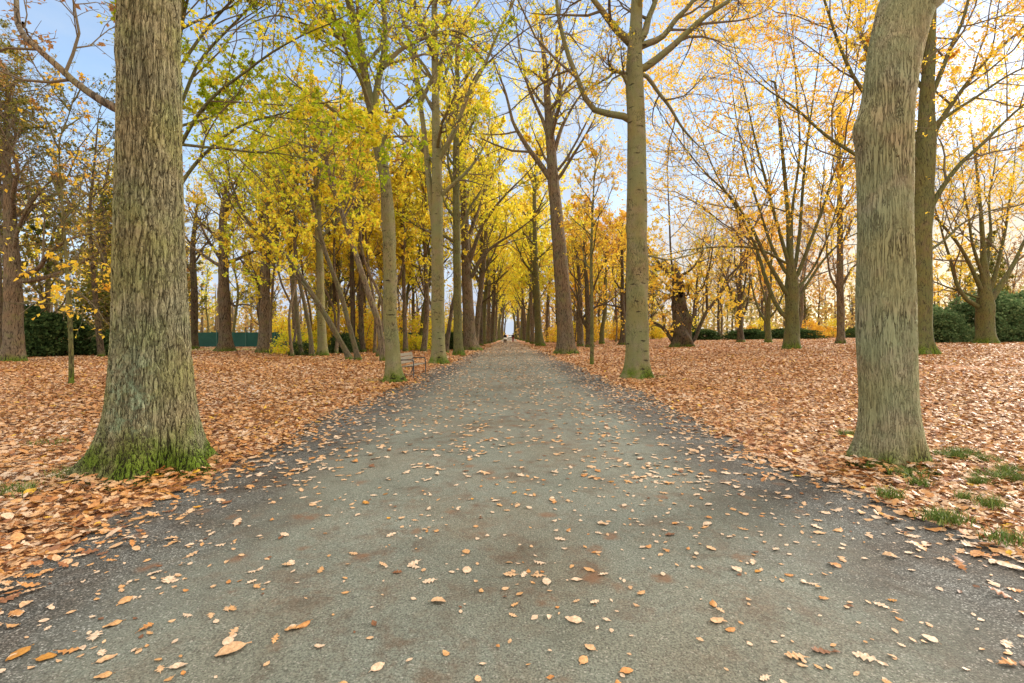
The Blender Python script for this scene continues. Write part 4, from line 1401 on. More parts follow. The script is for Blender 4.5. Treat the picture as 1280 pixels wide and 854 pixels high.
px_tree('oak_tree', 'stout brown oak with heavy drooping boughs at the far left of the lawn', px=17, Y=27.6,
        stem=[(17, 453, 34), (17, 435, 29), (17, 400, 27), (16, 360, 25), (15, 320, 22), (12, 260, 17), (8, 200, 12)],
        top=(-0.4, 17, 0.04), limbs=[
            (1.0, (20, 352, 9), (45, 350, 8.5), (72, 342, 8), (98, 330, 6.5), (120, 318, 5), (150, 300, 3)),
            (-1.5, (22, 345, 9), (50, 335, 8), (62, 315, 6.5), (90, 298, 5.5), (118, 290, 4), (150, 276, 2.5)),
            (0.8, (14, 330, 8), (2, 310, 7), (-20, 290, 6), (-50, 280, 4)),
            (-2.0, (16, 320, 7), (24, 280, 6), (45, 245, 5), (80, 210, 3), (110, 170, 2)),
            (2.0, (14, 290, 7), (0, 240, 6), (-10, 190, 4), (-20, 140, 2)),
            (1.5, (16, 300, 6), (40, 260, 5), (70, 250, 4), (110, 262, 2))],
        seed=191, bark=BARK_BROWN, sides=28, rings=60, flare=0.4, flare_h=0.4, lump=0.06, pal='olive', n1=9, z0=0.35, l1=6.5, k2=9, k3=8, k4=5, droop=0.08,
        leaf=2.2, lsize=0.13, pmix=(0.65, 0.25))
for (px, Y, st, lb, sd, bk, pal, lf, lab) in (
    (-4, 32, [(-4, 449, 22), (-4, 420, 18), (-5, 350, 16), (-5, 260, 10)], [], 201, BARK_BROWN, 'olive', 1.5, 'dark brown trunk half cut by the left edge behind the stout oak'),
    (127, 33, [(127, 447, 9), (124, 420, 8), (120, 380, 7.5), (116, 330, 6.5), (112, 270, 5)], [], 202, BARK_DARK, 'olive', 1.6, 'dark slender trunk leaning left, between green sapling and furrowed oak'),
    (136, 41, [(136, 441, 14), (135, 420, 11), (133, 380, 10), (130, 330, 9), (128, 260, 6)], [], 203, BARK_DARK, 'gold', 1.8, 'dark thick trunk seen just left of the furrowed oak'),
    (243, 52, [(243, 436, 12), (243, 420, 9.5), (243, 370, 9), (241, 310, 7)], [(1, (243, 345, 4), (230, 325, 3), (215, 300, 2))], 204, BARK_DARK, 'gold', 2.2, 'very dark trunk just right of the furrowed oak by the green screen'),
    (282, 44, [(282, 441, 24), (282, 425, 17.5), (281, 400, 16), (280, 360, 15), (279, 320, 12), (278, 270, 8)],
     [(1, (280, 335, 6), (262, 325, 5), (245, 312, 4), (230, 300, 2)), (-1, (281, 330, 6), (300, 322, 5), (325, 312, 4), (345, 305, 2)), (1, (283, 372, 4), (292, 382, 3.5), (302, 380, 3), (318, 384, 2)),
      (1, (279, 300, 5), (285, 260, 4), (300, 220, 3))], 205, BARK_BROWN, 'gold', 2.4, 'brown oak trunk with flared foot before the green screen, left of its pair'),
    (330, 40, [(330, 443, 20), (330, 425, 15), (331, 390, 13), (332, 340, 12), (334, 290, 9), (336, 230, 6)],
     [(1, (331, 340, 4), (345, 325, 3.5), (352, 310, 3), (356, 285, 2)), (-1, (332, 325, 5), (318, 300, 4), (300, 280, 3))], 206, BARK_BROWN, 'lime', 2.4, 'brown oak trunk before the green screen, right of its pair by the low bush'),
    (403, 35, [(403, 446, 14), (403, 430, 11.5), (401, 380, 10.5), (399, 300, 9), (396, 230, 7.5), (392, 150, 5)], [], 207, BARK_MID, 'lime', 2.0, 'straight pale olive trunk among leaning stems on the left'),
    (377, 35, [(377, 446, 6), (374, 420, 5.5), (370, 380, 5.5), (364, 320, 5), (358, 260, 4)], [], 208, BARK_LEAN, 'lime', 2.2, 'thin stem leaning left behind the low green bush'),
    (390, 34, [(391, 446, 7), (388, 420, 5.5), (383, 390, 5), (374, 350, 4.5), (368, 300, 4)], [], 209, BARK_LEAN, 'yellow', 2.0, 'thin curved stem beside the straight pale olive trunk'),
    (437, 29.5, [(437, 451, 8), (430, 435, 7), (416, 410, 7), (398, 380, 6.5), (380, 352, 6), (362, 325, 5), (335, 300, 4.5), (305, 270, 4), (290, 230, 3), (280, 190, 2)],
     [(-1, (398, 380, 4), (372, 348, 3), (350, 335, 2.5), (320, 328, 1.5)), (1, (345, 308, 3), (335, 270, 3), (330, 220, 2))], 210, BARK_LEAN, 'lime', 2.2, 'thin trunk leaning hard to the left across the other stems'),
    (448, 29, [(448, 452, 8), (444, 435, 6.5), (436, 405, 6), (425, 365, 6), (412, 330, 5.5), (402, 300, 5), (392, 260, 4), (382, 210, 3)], [], 211, BARK_LEAN, 'lime', 2.2, 'thin trunk leaning gently left, foot beside the hard leaning one'),
    (480, 28, [(480, 453, 10), (478, 435, 8.5), (472, 400, 8), (460, 365, 7.5), (447, 325, 7), (432, 280, 6), (418, 240, 5), (408, 200, 4), (398, 150, 3)],
     [(1, (430, 272, 3.5), (440, 255, 3), (446, 240, 2))], 212, BARK_BROWN, 'gold', 1.8, 'brown curving trunk leaning left just behind the slim forked tree'),
    (441, 42, [(441, 441, 8), (441, 420, 6.5), (441, 380, 6), (440, 320, 5)], [], 213, BARK_DARK, 'gold', 2.6, 'dark trunk in the thicket behind the leaning stems'),
    (453, 42, [(453, 441, 9), (452, 420, 7), (451, 370, 6), (452, 300, 5)], [], 214, BARK_DARK, 'orange', 2.6, 'second dark trunk in the thicket, nearest the brown curving one'),
    (557, 40, [(557, 441, 6), (560, 420, 5), (564, 390, 4.5), (570, 355, 4)], [], 215, BARK_DARK, 'gold', 1.6, 'dark thin trunk leaning right behind the straight pale avenue tree'),
    (507, 44, [(507, 440, 7), (506, 400, 5), (504, 330, 4.5), (502, 260, 4), (504, 190, 3)], [], 216, BARK_BROWN, 'yellow', 1.5, 'slender bent trunk seen above the bench')):
    px_tree('woodland_tree', lab, px=px, Y=Y, stem=st, top=(-0.3 if len(st) > 5 and abs(st[-1][0] - px) > 40 else 0.3, 17 if abs(st[-1][0] - px) < 40 else 15, 0.02),
            limbs=lb, seed=sd, bark=bk, sides=16, rings=44, flare=0.6, flare_h=0.3, lump=0.05, pal=pal,
            n1=8, z0=0.46, l1=4.4, k2=6, k3=6, k4=5, leaf=lf * 0.52, lsize=0.16, pmix=(0.33, 0.25))

# --- leafy maple whose trunk stands behind the big oak
px_tree('maple_tree', 'leafy lime and yellow maple spreading out from behind the furrowed oak', px=214, Y=14.0,
        stem=[(214, 487, 16), (214, 440, 13), (213, 300, 12), (214, 200, 10), (220, 100, 8), (228, 0, 6)],
        top=(0.6, 15, 0.03), limbs=[
            (1.0, (214, 250, 6), (250, 200, 5), (300, 160, 4), (350, 140, 3), (400, 130, 2)),
            (-1.5, (215, 200, 6), (260, 130, 5), (320, 80, 4), (380, 40, 3), (430, 20, 2)),
            (2.0, (216, 160, 6), (250, 80, 5), (300, 20, 4), (360, -40, 2)),
            (1.5, (222, 90, 5), (270, 20, 4), (340, -40, 3), (420, -90, 2)),
            (0.5, (222, 60, 5), (240, -20, 4), (270, -100, 2)),
            (-1.0, (216, 180, 5), (270, 185, 4), (330, 190, 3), (390, 200, 2))],
        seed=221, bark=BARK_GREEN, sides=16, rings=40, pal='lime', n1=5, z0=0.5, l1=3.6, k2=9, k3=7, k4=5, leaf=5.8, lsize=0.112, pmix=(0.34, 0.28))

# ================================================================== FAR AVENUE + WOODS (copies)


def proto_tree(seed, H, r, bark, pal, leaf, z0=0.3, l1=5.0, lsize=0.24, n1=13, lean=0.3, k4=4, pmix=(0.5, 0.22), a1=0.9, flare=0.6):
    rng = np.random.default_rng(seed)
    n = 6
    zs = np.linspace(0, H, n)
    xs = np.cumsum(rng.normal(0, lean, n))
    ys = np.cumsum(rng.normal(0, lean, n))
    xs -= xs[0]
    ys -= ys[0]
    rs = np.interp(zs / H, [0, 0.1, 0.5, 1], [r, r * 0.88, r * 0.62, r * 0.1])
    stem = [(0, 0, -0.3, r)] + [(xs[i], ys[i], zs[i], rs[i]) for i in range(n)]
    return tree_meshes(seed, stem, (), bark, pal, sides=12, rings=30, flare=flare, flare_h=0.35, n1=n1, z0=z0, l1=l1, k2=6, k3=5, k4=k4,
                       leaf=leaf, lsize=lsize, pmix=pmix, a1=a1, twig_r=0.006)


PT = {
    'avenue_a': proto_tree(301, 25, 0.38, BARK_BROWN, 'yellow', 3.2, 0.30, 6.0, pmix=(0.4, .22)),
    'avenue_b': proto_tree(302, 26, 0.44, BARK_GREEN, 'lime', 3.0, 0.28, 6.0, pmix=(0.55, .22)),
    'avenue_c': proto_tree(303, 24, 0.40, BARK_DARK, 'yellow', 3.4, 0.25, 6.0),
    'wood_yellow': proto_tree(311, 20, 0.28, BARK_BROWN, 'yellow', 1.7, 0.25, 4.6),
    'wood_lime': proto_tree(312, 19, 0.22, BARK_GREEN, 'lime', 1.7, 0.25, 4.2, pmix=(0.48, .25)),
    'wood_gold': proto_tree(313, 18, 0.30, BARK_DARK, 'gold', 1.6, 0.22, 4.8, pmix=(0.35, .22)),
    'wood_orange': proto_tree(314, 17, 0.30, BARK_BROWN, 'orange', 1.9, 0.25, 5.0),
    'wood_bare': proto_tree(315, 21, 0.24, BARK_BROWN, 'russet', 0.5, 0.3, 4.6, k4=5),
    'wood_olive': proto_tree(317, 16, 0.3, BARK_DARK, 'olive', 2.6, 0.15, 5.0, k4=5),
    'wood_stem': proto_tree(316, 18, 0.13, BARK_BROWN, 'yellow', 1.0, 0.40, 3.0, lean=0.6),
}
ROOT = {}


def put(kind, name, label, x, y, group, rng, sc=1.0, cat='tree'):
    loc = (x, y, float(terrain(x, y)))
    rz = rng.uniform(0, 2 * PI)
    if kind not in ROOT:
        ROOT[kind] = plant_tree(name, label, loc, PT[kind], cat, group, rz, sc)
        return ROOT[kind]
    r = dup(ROOT[kind], loc, rz, sc, label, group)
    r.name = name
    return r


rng = np.random.default_rng(99)
# two far rows of the avenue
for side, x0 in ((-1, -4.0), (1, 4.55)):
    kinds = ['avenue_a', 'avenue_b', 'avenue_c']
    for i, y in enumerate([57, 66, 75, 84, 93, 102, 112, 122, 133, 145, 158] if side < 0 else [74, 82, 90, 98, 107, 116, 126, 137, 149, 162]):
        k = kinds[(i * 2 + (side > 0)) % 3]
        put(k, 'avenue_tree', 'mossy trunk in the far left row, close to the walkers' if side < 0 else 'dark trunk in the far right row, close to the walkers',
            x0 * (1 - 0.40 * max(0, y - 70) / 90) + rng.normal(0, 0.15), y, 'far trees of the left avenue row' if side < 0 else 'far trees of the right avenue row', rng, rng.uniform(0.9, 1.1))

for (x_, y_, k_) in ((-2.3, 176, 'avenue_a'), (2.5, 180, 'avenue_b'), (-1.9, 196, 'avenue_c'), (2.2, 204, 'avenue_a'), (-4.4, 190, 'avenue_b'), (4.6, 196, 'avenue_c')):
    put(k_, 'avenue_tree', 'tree closing the far end of the avenue beyond the car', x_, y_, 'trees closing the far end of the avenue', rng, 0.85)

WOODLAB = {'wood_yellow': 'brown trunked yellow leaved woodland tree', 'wood_lime': 'greenish trunked lime leaved woodland tree',
           'wood_gold': 'dark trunked golden leaved woodland tree', 'wood_orange': 'brown trunked orange leaved woodland tree',
           'wood_bare': 'nearly bare twiggy woodland tree', 'wood_olive': 'dull olive leaved woodland tree', 'wood_stem': 'slender stemmed yellow woodland tree'}
placed = []


def scatter(n, xr, yr, kinds, probs, zone, dmin=2.6, sc=(0.8, 1.15), avoid=7.5):
    c = 0
    tries = 0
    while c < n and tries < 6000:
        tries += 1
        x, y = rng.uniform(*xr), rng.uniform(*yr)
        if abs(x) < avoid or abs(x) > y * 1.12 + 3:
            continue
        if any((x - a) ** 2 + (y - b) ** 2 < dmin ** 2 for a, b in placed):
            continue
        placed.append((x, y))
        k = rng.choice(kinds, p=probs)
        put(k, 'woodland_tree', f'{WOODLAB[k]} {zone}', x, y, f'woodland trees {zone}', rng, rng.uniform(*sc))
        c += 1


scatter(20, (-24, -7.2), (42, 62), ['wood_yellow', 'wood_lime', 'wood_gold', 'wood_stem', 'wood_bare'], [.2, .25, .2, .2, .15], 'in the wood left of the avenue', 2.4)
scatter(28, (-80, -7.2), (62, 105), ['wood_yellow', 'wood_lime', 'wood_gold', 'wood_olive', 'wood_bare', 'wood_stem'], [.22, .2, .15, .1, .18, .15], 'far back in the left wood', 3.2)
scatter(11, (-19, -7.5), (33, 46), ['wood_stem'], [1.0], 'slim among the leaning stems', 1.8, (0.7, 1.0))
scatter(8, (-62, -34), (42, 60), ['wood_olive', 'wood_bare', 'wood_yellow'], [.5, .35, .15], 'behind the left lawn', 4)
scatter(22, (7.4, 22), (68, 110), ['wood_gold', 'wood_orange', 'wood_yellow', 'wood_stem'], [.3, .25, .25, .2], 'in the wood right of the avenue', 2.6)
scatter(30, (22, 120), (78, 125), ['wood_orange', 'wood_gold', 'wood_bare', 'wood_olive'], [.25, .22, .38, .15], 'far behind the right lawn', 4.2)


# ------------------------------------------------------------------ bushes
def bush_meshes(seed, w, d, h, pal, n, lsize, layers=0.35, up=0.2, low=True):
    rng = np.random.default_rng(seed)
    cen, rad = [], []
    for k in range(44):
        a = rng.uniform(0, 2 * PI)
        rr = math.sqrt(rng.uniform(0, 1)) * 0.72
        cx, cy = math.cos(a) * rr * w / 2, math.sin(a) * rr * d / 2
        top = h * (1 - 0.55 * rr ** 2) * rng.uniform(0.75, 1.0)
        r = rng.uniform(0.13, 0.25) * h
        cen.append((cx, cy, max(top - r, r * 0.75)))
        rad.append(r)
        if low:
            cen.append((cx * 1.25, cy * 1.25, r * rng.uniform(0.5, 1.3)))
            rad.append(r)
    cen, rad = np.array(cen), np.array(rad)
    idx = rng.integers(0, len(cen), n)
    dv = rng.normal(size=(n, 3))
    dv[:, 2] += 0.35
    dv /= np.linalg.norm(dv, axis=1, keepdims=True)
    sh = rng.uniform(1 - layers, 1.05, n)
    # shelves of foliage
    pos = cen[idx] + dv * (rad[idx] * sh)[:, None]
    pos = pos[pos[:, 2] > 0.03]
    N = len(pos)
    v, f = crown_leaves(pos, lsize * rng.uniform(0.6, 1.3, N), rng, up)
    ac = Acc()
    val = np.clip(0.5 + 0.25 * rng.normal(size=N) + 0.12 * np.repeat(rng.normal(size=N // 40 + 1), 40)[:N], 0, 1)
    ac.add(v, f, 0, val)
    fm = ac.mesh('foliage', [LEAF[pal]], False)
    st = Acc()
    k = 10
    p0 = np.c_[rng.normal(0, w * 0.06, (k, 2)), np.full(k, -0.05)]
    tgt = cen[rng.integers(0, len(cen), k)]
    P = np.stack([p0 * (1 - t) + tgt * t + np.array([0, 0, 0.15 * h * math.sin(PI * t)]) for t in np.linspace(0, 1, 6)], 1)
    v, f = tube_arrays(P, np.linspace(0.045, 0.012, 6)[None] * np.ones((k, 1)), 6, rng)
    st.add(v, f)
    return fm, st.mesh('stems', [TWIG], True, False)


def put_bush(name, label, loc, meshes, cat='bush', group=None, rotz=0.0, sc=1.0):
    t = thing(name, label, cat, loc, group, rotz)
    t.scale = (sc,) * 3 if np.isscalar(sc) else sc
    obj('foliage', meshes[0], t)
    obj('stems', meshes[1], t)
    return t


RH = [bush_meshes(401, 9, 6, 4.6, 'rhodo', 21000, 0.22), bush_meshes(402, 8, 6, 3.8, 'rhodo', 18000, 0.22)]
RHL = [bush_meshes(403, 6, 4, 3.4, 'dark', 9000, 0.24)]
UN = {
    'yellow': bush_meshes(411, 4.5, 4.5, 4.2, 'yellow', 1500, 0.22, 0.9, 0.35),
    'gold': bush_meshes(412, 4.5, 4.5, 4.6, 'gold', 1500, 0.22, 0.9, 0.35),
    'orange': bush_meshes(413, 4.0, 4.0, 3.6, 'orange', 1300, 0.22, 0.9, 0.35),
    'lime': bush_meshes(414, 3.2, 2.6, 2.3, 'lime', 2000, 0.15, 0.8, 0.5),
    'dark': bush_meshes(415, 4.5, 3.5, 2.6, 'dark', 3000, 0.2, 0.6),
}
# evergreen masses
for i, (x, y, m, sc, rz, lab) in enumerate((
        (47.0, 47.5, RH[0], 1.2, 0.3, 'tall evergreen rhododendron right behind the broad beech'),
        (40.5, 46.5, RH[1], 0.95, 1.3, 'low spreading rhododendron left of the broad beech trunk'),
        (55.5, 50.0, RH[0], 1.3, 2.3, 'tallest rhododendron cut by the right edge of the photo'),
        (46.5, 54.0, RH[1], 1.15, 0.9, 'rhododendron behind the low spreading one at right'),
        (36.5, 74.0, RHL[0], 0.8, 0.4, 'dark low evergreen bush at the back of the lawn between two lawn trees'),
        (44.5, 76.0, RHL[0], 0.8, 2.4, 'dark low evergreen bush far behind the big spreading beech'),
        (30.5, 76.0, RHL[0], 0.75, 1.4, 'dark low evergreen bush far back, right of the hollow trunk'))):
    put_bush('rhododendron_bush', lab, (x, y, float(terrain(x, y))), m, 'bush', 'evergreen bushes', rz, sc if y < 60 else (1.7, 1.2, 0.55))
for i, (x, y, sc, rz, lab) in enumerate((
        (-32.5, 34.5, 1.0, 0.2, 'dark evergreen bush right beside the stout brown oak'),
        (-29.0, 36.0, 0.72, 1.6, 'dark evergreen bush behind the green sapling'),
        (-38.5, 37.5, 1.3, 2.6, 'dark evergreen bush at the far left edge'),
        (-5.9, 50.0, 0.62, 0.7, 'dark evergreen bush between avenue trunks left of path'),
        (-13.6, 40.0, 0.55, 0.7, 'small dark evergreen bush behind the straight pale olive trunk'))):
    put_bush('evergreen_bush', lab, (x, y, 0), RHL[0], 'bush', 'evergreen bushes', rz, sc)
YEW = bush_meshes(404, 8, 7, 9.5, 'olive', 9000, 0.26, 0.8, 0.3)
put_bush('yew_tree', 'tall dull olive evergreen tree behind the stout brown oak', (-39.0, 33.5, 0), YEW, 'tree', 'tall olive evergreens', 0.4, 1.0)
put_bush('yew_tree', 'dull olive evergreen tree right of the stout brown oak, above dark bushes', (-32.5, 39.5, 0), YEW, 'tree', 'tall olive evergreens', 2.1, 0.85)
put_bush('hazel_bush', 'low bright green bush with yellow tips before the green screen', (-16.6, 37.2, 0), UN['lime'], 'bush', None, 0.3, (1.1, 1.0, 1.0))
put_bush('hazel_bush', 'small olive bush at the foot of the thin leaning stems', (-15.2, 35.4, 0), UN['dark'], 'bush', None, 1.3, 0.5)
put_bush('woodland_bush', 'golden bush left of the bright gap at the avenue end', (-3.3, 186, 0), UN['gold'], 'bush', None, 0.4, 0.9)
put_bush('woodland_bush', 'golden bush right of the bright gap at the avenue end', (3.4, 184, 0), UN['yellow'], 'bush', None, 2.4, 0.8)
for (n, xr, yr, kinds, zone) in ((22, (-34, -7), (44, 66), ['yellow', 'gold', 'yellow', 'lime'], 'in the left wood'),
                                 (24, (-85, -8), (66, 100), ['yellow', 'gold', 'lime', 'dark'], 'far back in the left wood'),
                                 (18, (7.5, 30), (72, 105), ['gold', 'orange', 'yellow'], 'in the right wood'),
                                 (24, (28, 120), (84, 120), ['orange', 'gold', 'yellow', 'dark'], 'far behind the right lawn')):
    c = 0
    while c < n:
        x, y = rng.uniform(*xr), rng.uniform(*yr)
        if abs(x) > y * 1.12 + 3 or (y < 63 and -46 < x < -19) or (57 < y < 62.5 and -46 < x < -8):
            continue
        k = kinds[rng.integers(len(kinds))]
        word = {'yellow': 'yellow leaved understorey bush', 'gold': 'golden leaved understorey bush', 'orange': 'orange leaved understorey bush',
                'lime': 'lime green understorey bush', 'dark': 'dark evergreen understorey bush'}[k]
        put_bush('woodland_bush', f'{word} {zone}', (x, y, float(terrain(x, y))), UN[k], 'bush', f'understorey bushes {zone}', rng.uniform(0, 6.28), rng.uniform(0.7, 1.25))
        c += 1


# ------------------------------------------------------------------ a far wood closing the view, one mass
def far_wood():
    rg = np.random.default_rng(77)
    ac = Acc()
    for pal_i, (n, hmin, hmax) in enumerate(((34000, 0.3, 9.0),)):
        a = rg.uniform(R(-52), R(52), n * 2)
        rr = rg.uniform(135, 190, n * 2)
        x, y = rr * np.sin(a), rr * np.cos(a)
        ok = (np.abs(x - 0.0) > 2.6)
        x, y = x[ok][:n], y[ok][:n]
        top = 12 + 4 * np.sin(x * 0.11) + 3 * np.sin(x * 0.31 + 1) + 2 * np.sin(x * 0.83)
        z = terrain(x, y) + rg.beta(1.0, 1.25, len(x)) * top
        v, f = crown_leaves(np.stack([x, y, z], 1), rg.uniform(0.6, 1.3, len(x)), rg)
        val = np.clip(0.5 + 0.3 * np.sin(x * 0.17) + 0.2 * rg.normal(size=len(x)), 0, 1)
        ac.add(v, f, 0, val)
        k = 220
        a = rg.uniform(R(-52), R(52), k)
        rr = rg.uniform(135, 190, k)
        x, y = rr * np.sin(a), rr * np.cos(a)
        ok = np.abs(x) > 7
        x, y = x[ok], y[ok]
        P = np.stack([np.stack([x, y, terrain(x, y) - .2], 1), np.stack([x + 0.3, y, terrain(x, y) + 6], 1), np.stack([x, y, terrain(x, y) + 14], 1)], 1)
        v, f = tube_arrays(P, np.array([[.35, .25, .05]]) * np.ones((len(x), 1)), 6, rg)
        ac.add(v, f, 1)
    o = obj('far_woodland', ac.mesh('far_woodland', [LEAF['muted'], TWIG], False), kind='stuff')
    o['label'] = 'hazy golden far off wood closing the view'


far_wood()

# ================================================================== THINGS
WOOD = simple_mat('weathered_wood', (0.20, 0.17, 0.125), 0.75, 0.2, 0.35, 20, bump=0.3)
IRON = simple_mat('dark_iron', (0.055, 0.048, 0.045), 0.55, 0.4, 0.3, 30, metal=0.2)


def build_bench():
    L = 1.9
    t = thing('park_bench', 'weathered wooden park bench with dark metal armrests beside the slim forked tree', 'bench', (-3.42, 18.6, 0), rotz=R(-4))
    # local: bench faces +x, length along y; front feet at x=0
    s = MB()
    for k in range(4):
        s.box((-0.06 - 0.115 * k, 0, 0.445 - 0.012 * k), (0.095, L, 0.03))
    s.build('seat', WOOD, t)
    b = MB()
    tilt = R(-14)
    rot = [[math.cos(tilt), 0, math.sin(tilt)], [0, 1, 0], [-math.sin(tilt), 0, math.cos(tilt)]]
    for k in range(3):
        zz = 0.56 + 0.135 * k
        b.box((-0.475 - (zz - 0.45) * 0.25, 0, zz), (0.03, L, 0.115), rot)
    b.build('backrest', WOOD, t)
    for y in (-L / 2 + 0.06, L / 2 - 0.06):
        f = MB()
        f.tube([(-0.60, y, 0.0), (-0.52, y, 0.22), (-0.485, y, 0.43), (-0.55, y, 0.62), (-0.635, y, 0.90)], 0.022)
        f.tube([(-0.49, y, 0.41), (-0.03, y, 0.425)], 0.02)
        f.tube([(-0.54, y, 0.12), (-0.01, y, 0.12)], 0.012)
        fr = f.build('end_frame', IRON, t, smooth=True)
        lg = MB()
        lg.tube([(0.0, y, 0.0), (0.0, y, 0.40), (-0.005, y, 0.60), (-0.03, y, 0.645)], 0.021)
        lg.build('leg', IRON, t, smooth=True)
        ar = MB()
        ar.tube([(-0.03, y, 0.645), (-0.10, y, 0.665), (-0.36, y, 0.66), (-0.565, y, 0.655)], 0.024)
        ar.build('armrest', IRON, t, smooth=True)


build_bench()


def build_fence():
    scr, _nt = new_mat('green_screen_fabric')
    g = NT(_nt)
    tc = g.n('ShaderNodeTexCoord').outputs['Object']
    c = g.mix(g.noise(tc, 0.8, 5), (0.005, 0.048, 0.040), (0.010, 0.088, 0.070))
    g.out(g.principled(c, 0.6, 0.3, g.bump(g.noise(tc, 3, 3), 0.5, 0.1)))
    pm = simple_mat('green_post_paint', (0.02, 0.07, 0.05), 0.5, 0.4)
    for (x0, x1, Y, lab) in ((-42.0, -24.5, 58.0, 'long teal green screened fence behind the pair of brown oaks'),
                             (-21.5, -10.5, 60.0, 'teal green screened fence glimpsed behind leaning stems and bench')):
        t = thing('fence', lab, 'fence', (x0, Y, 0))
        W = x1 - x0
        n = max(2, int(W / 3.0))
        xs = np.linspace(0, W, n * 8 + 1)
        zs = np.linspace(0.12, 1.85, 7)
        Xg, Zg = np.meshgrid(xs, zs, indexing='ij')
        Yg = 0.05 * np.sin(Xg * 2.1) * np.sin(Zg * 1.5) + 0.03 * np.sin(Xg * 5.3 + Zg * 3)
        V = np.stack([Xg, Yg, Zg - 0.03 * np.abs(np.sin(Xg * PI / (W / n))) * (Zg > 1.8)], -1).reshape(-1, 3)
        V2 = V + np.array([0, 0.012, 0])
        m = len(zs)
        i = np.arange(len(xs) - 1)[:, None] * m
        j = np.arange(m - 1)[None]
        q = np.stack([i + j, i + m + j, i + m + j + 1, i + j + 1], -1).reshape(-1, 4)
        obj('screen', mesh_np('screen', np.concatenate([V, V2]), [np.concatenate([q, q[:, ::-1] + len(V)])], [scr]), t)
        pb = MB()
        pb.tube([(-0.05, -0.09, 0), (-0.05, -0.09, 2.1), (-0.05, -0.07, 2.12)], 0.035)
        for k in range(n + 1):
            p = MB()
            xx = W * k / n
            p.tube([(xx, -0.12, 0), (xx, -0.12, 2.15)], 0.035)
            p.lathe([(0.0, 2.19), (0.03, 2.175), (0.042, 2.15)], (xx, -0.12, 0), n=10)
            p.build('post', pm, t, smooth=True)
        w = MB()
        w.tube([(0, -0.12, 2.1), (W, -0.12, 2.1)], 0.012, 6)
        w.build('top_wire', pm, t)


build_fence()


def skin_mesh(name, verts, edges, radii, mat, parent):
    me = bpy.data.meshes.new(name)
    me.from_pydata(verts, edges, [])
    me.materials.append(mat)
    o = obj(name, me, parent)
    sk = o.modifiers.new('Skin', 'SKIN')
    lay = me.skin_vertices[0] if me.skin_vertices else None
    if lay is None:
        lay = me.attributes.new('skin', 'FLOAT', 'POINT') and me.skin_vertices[0]
    for i, r in enumerate(radii):
        lay.data[i].radius = r if hasattr(r, '__len__') else (r, r)
    lay.data[0].use_root = True
    sub = o.modifiers.new('Subsurf', 'SUBSURF')
    sub.levels = sub.render_levels = 2
    for p in me.polygons:
        p.use_smooth = True
    return o


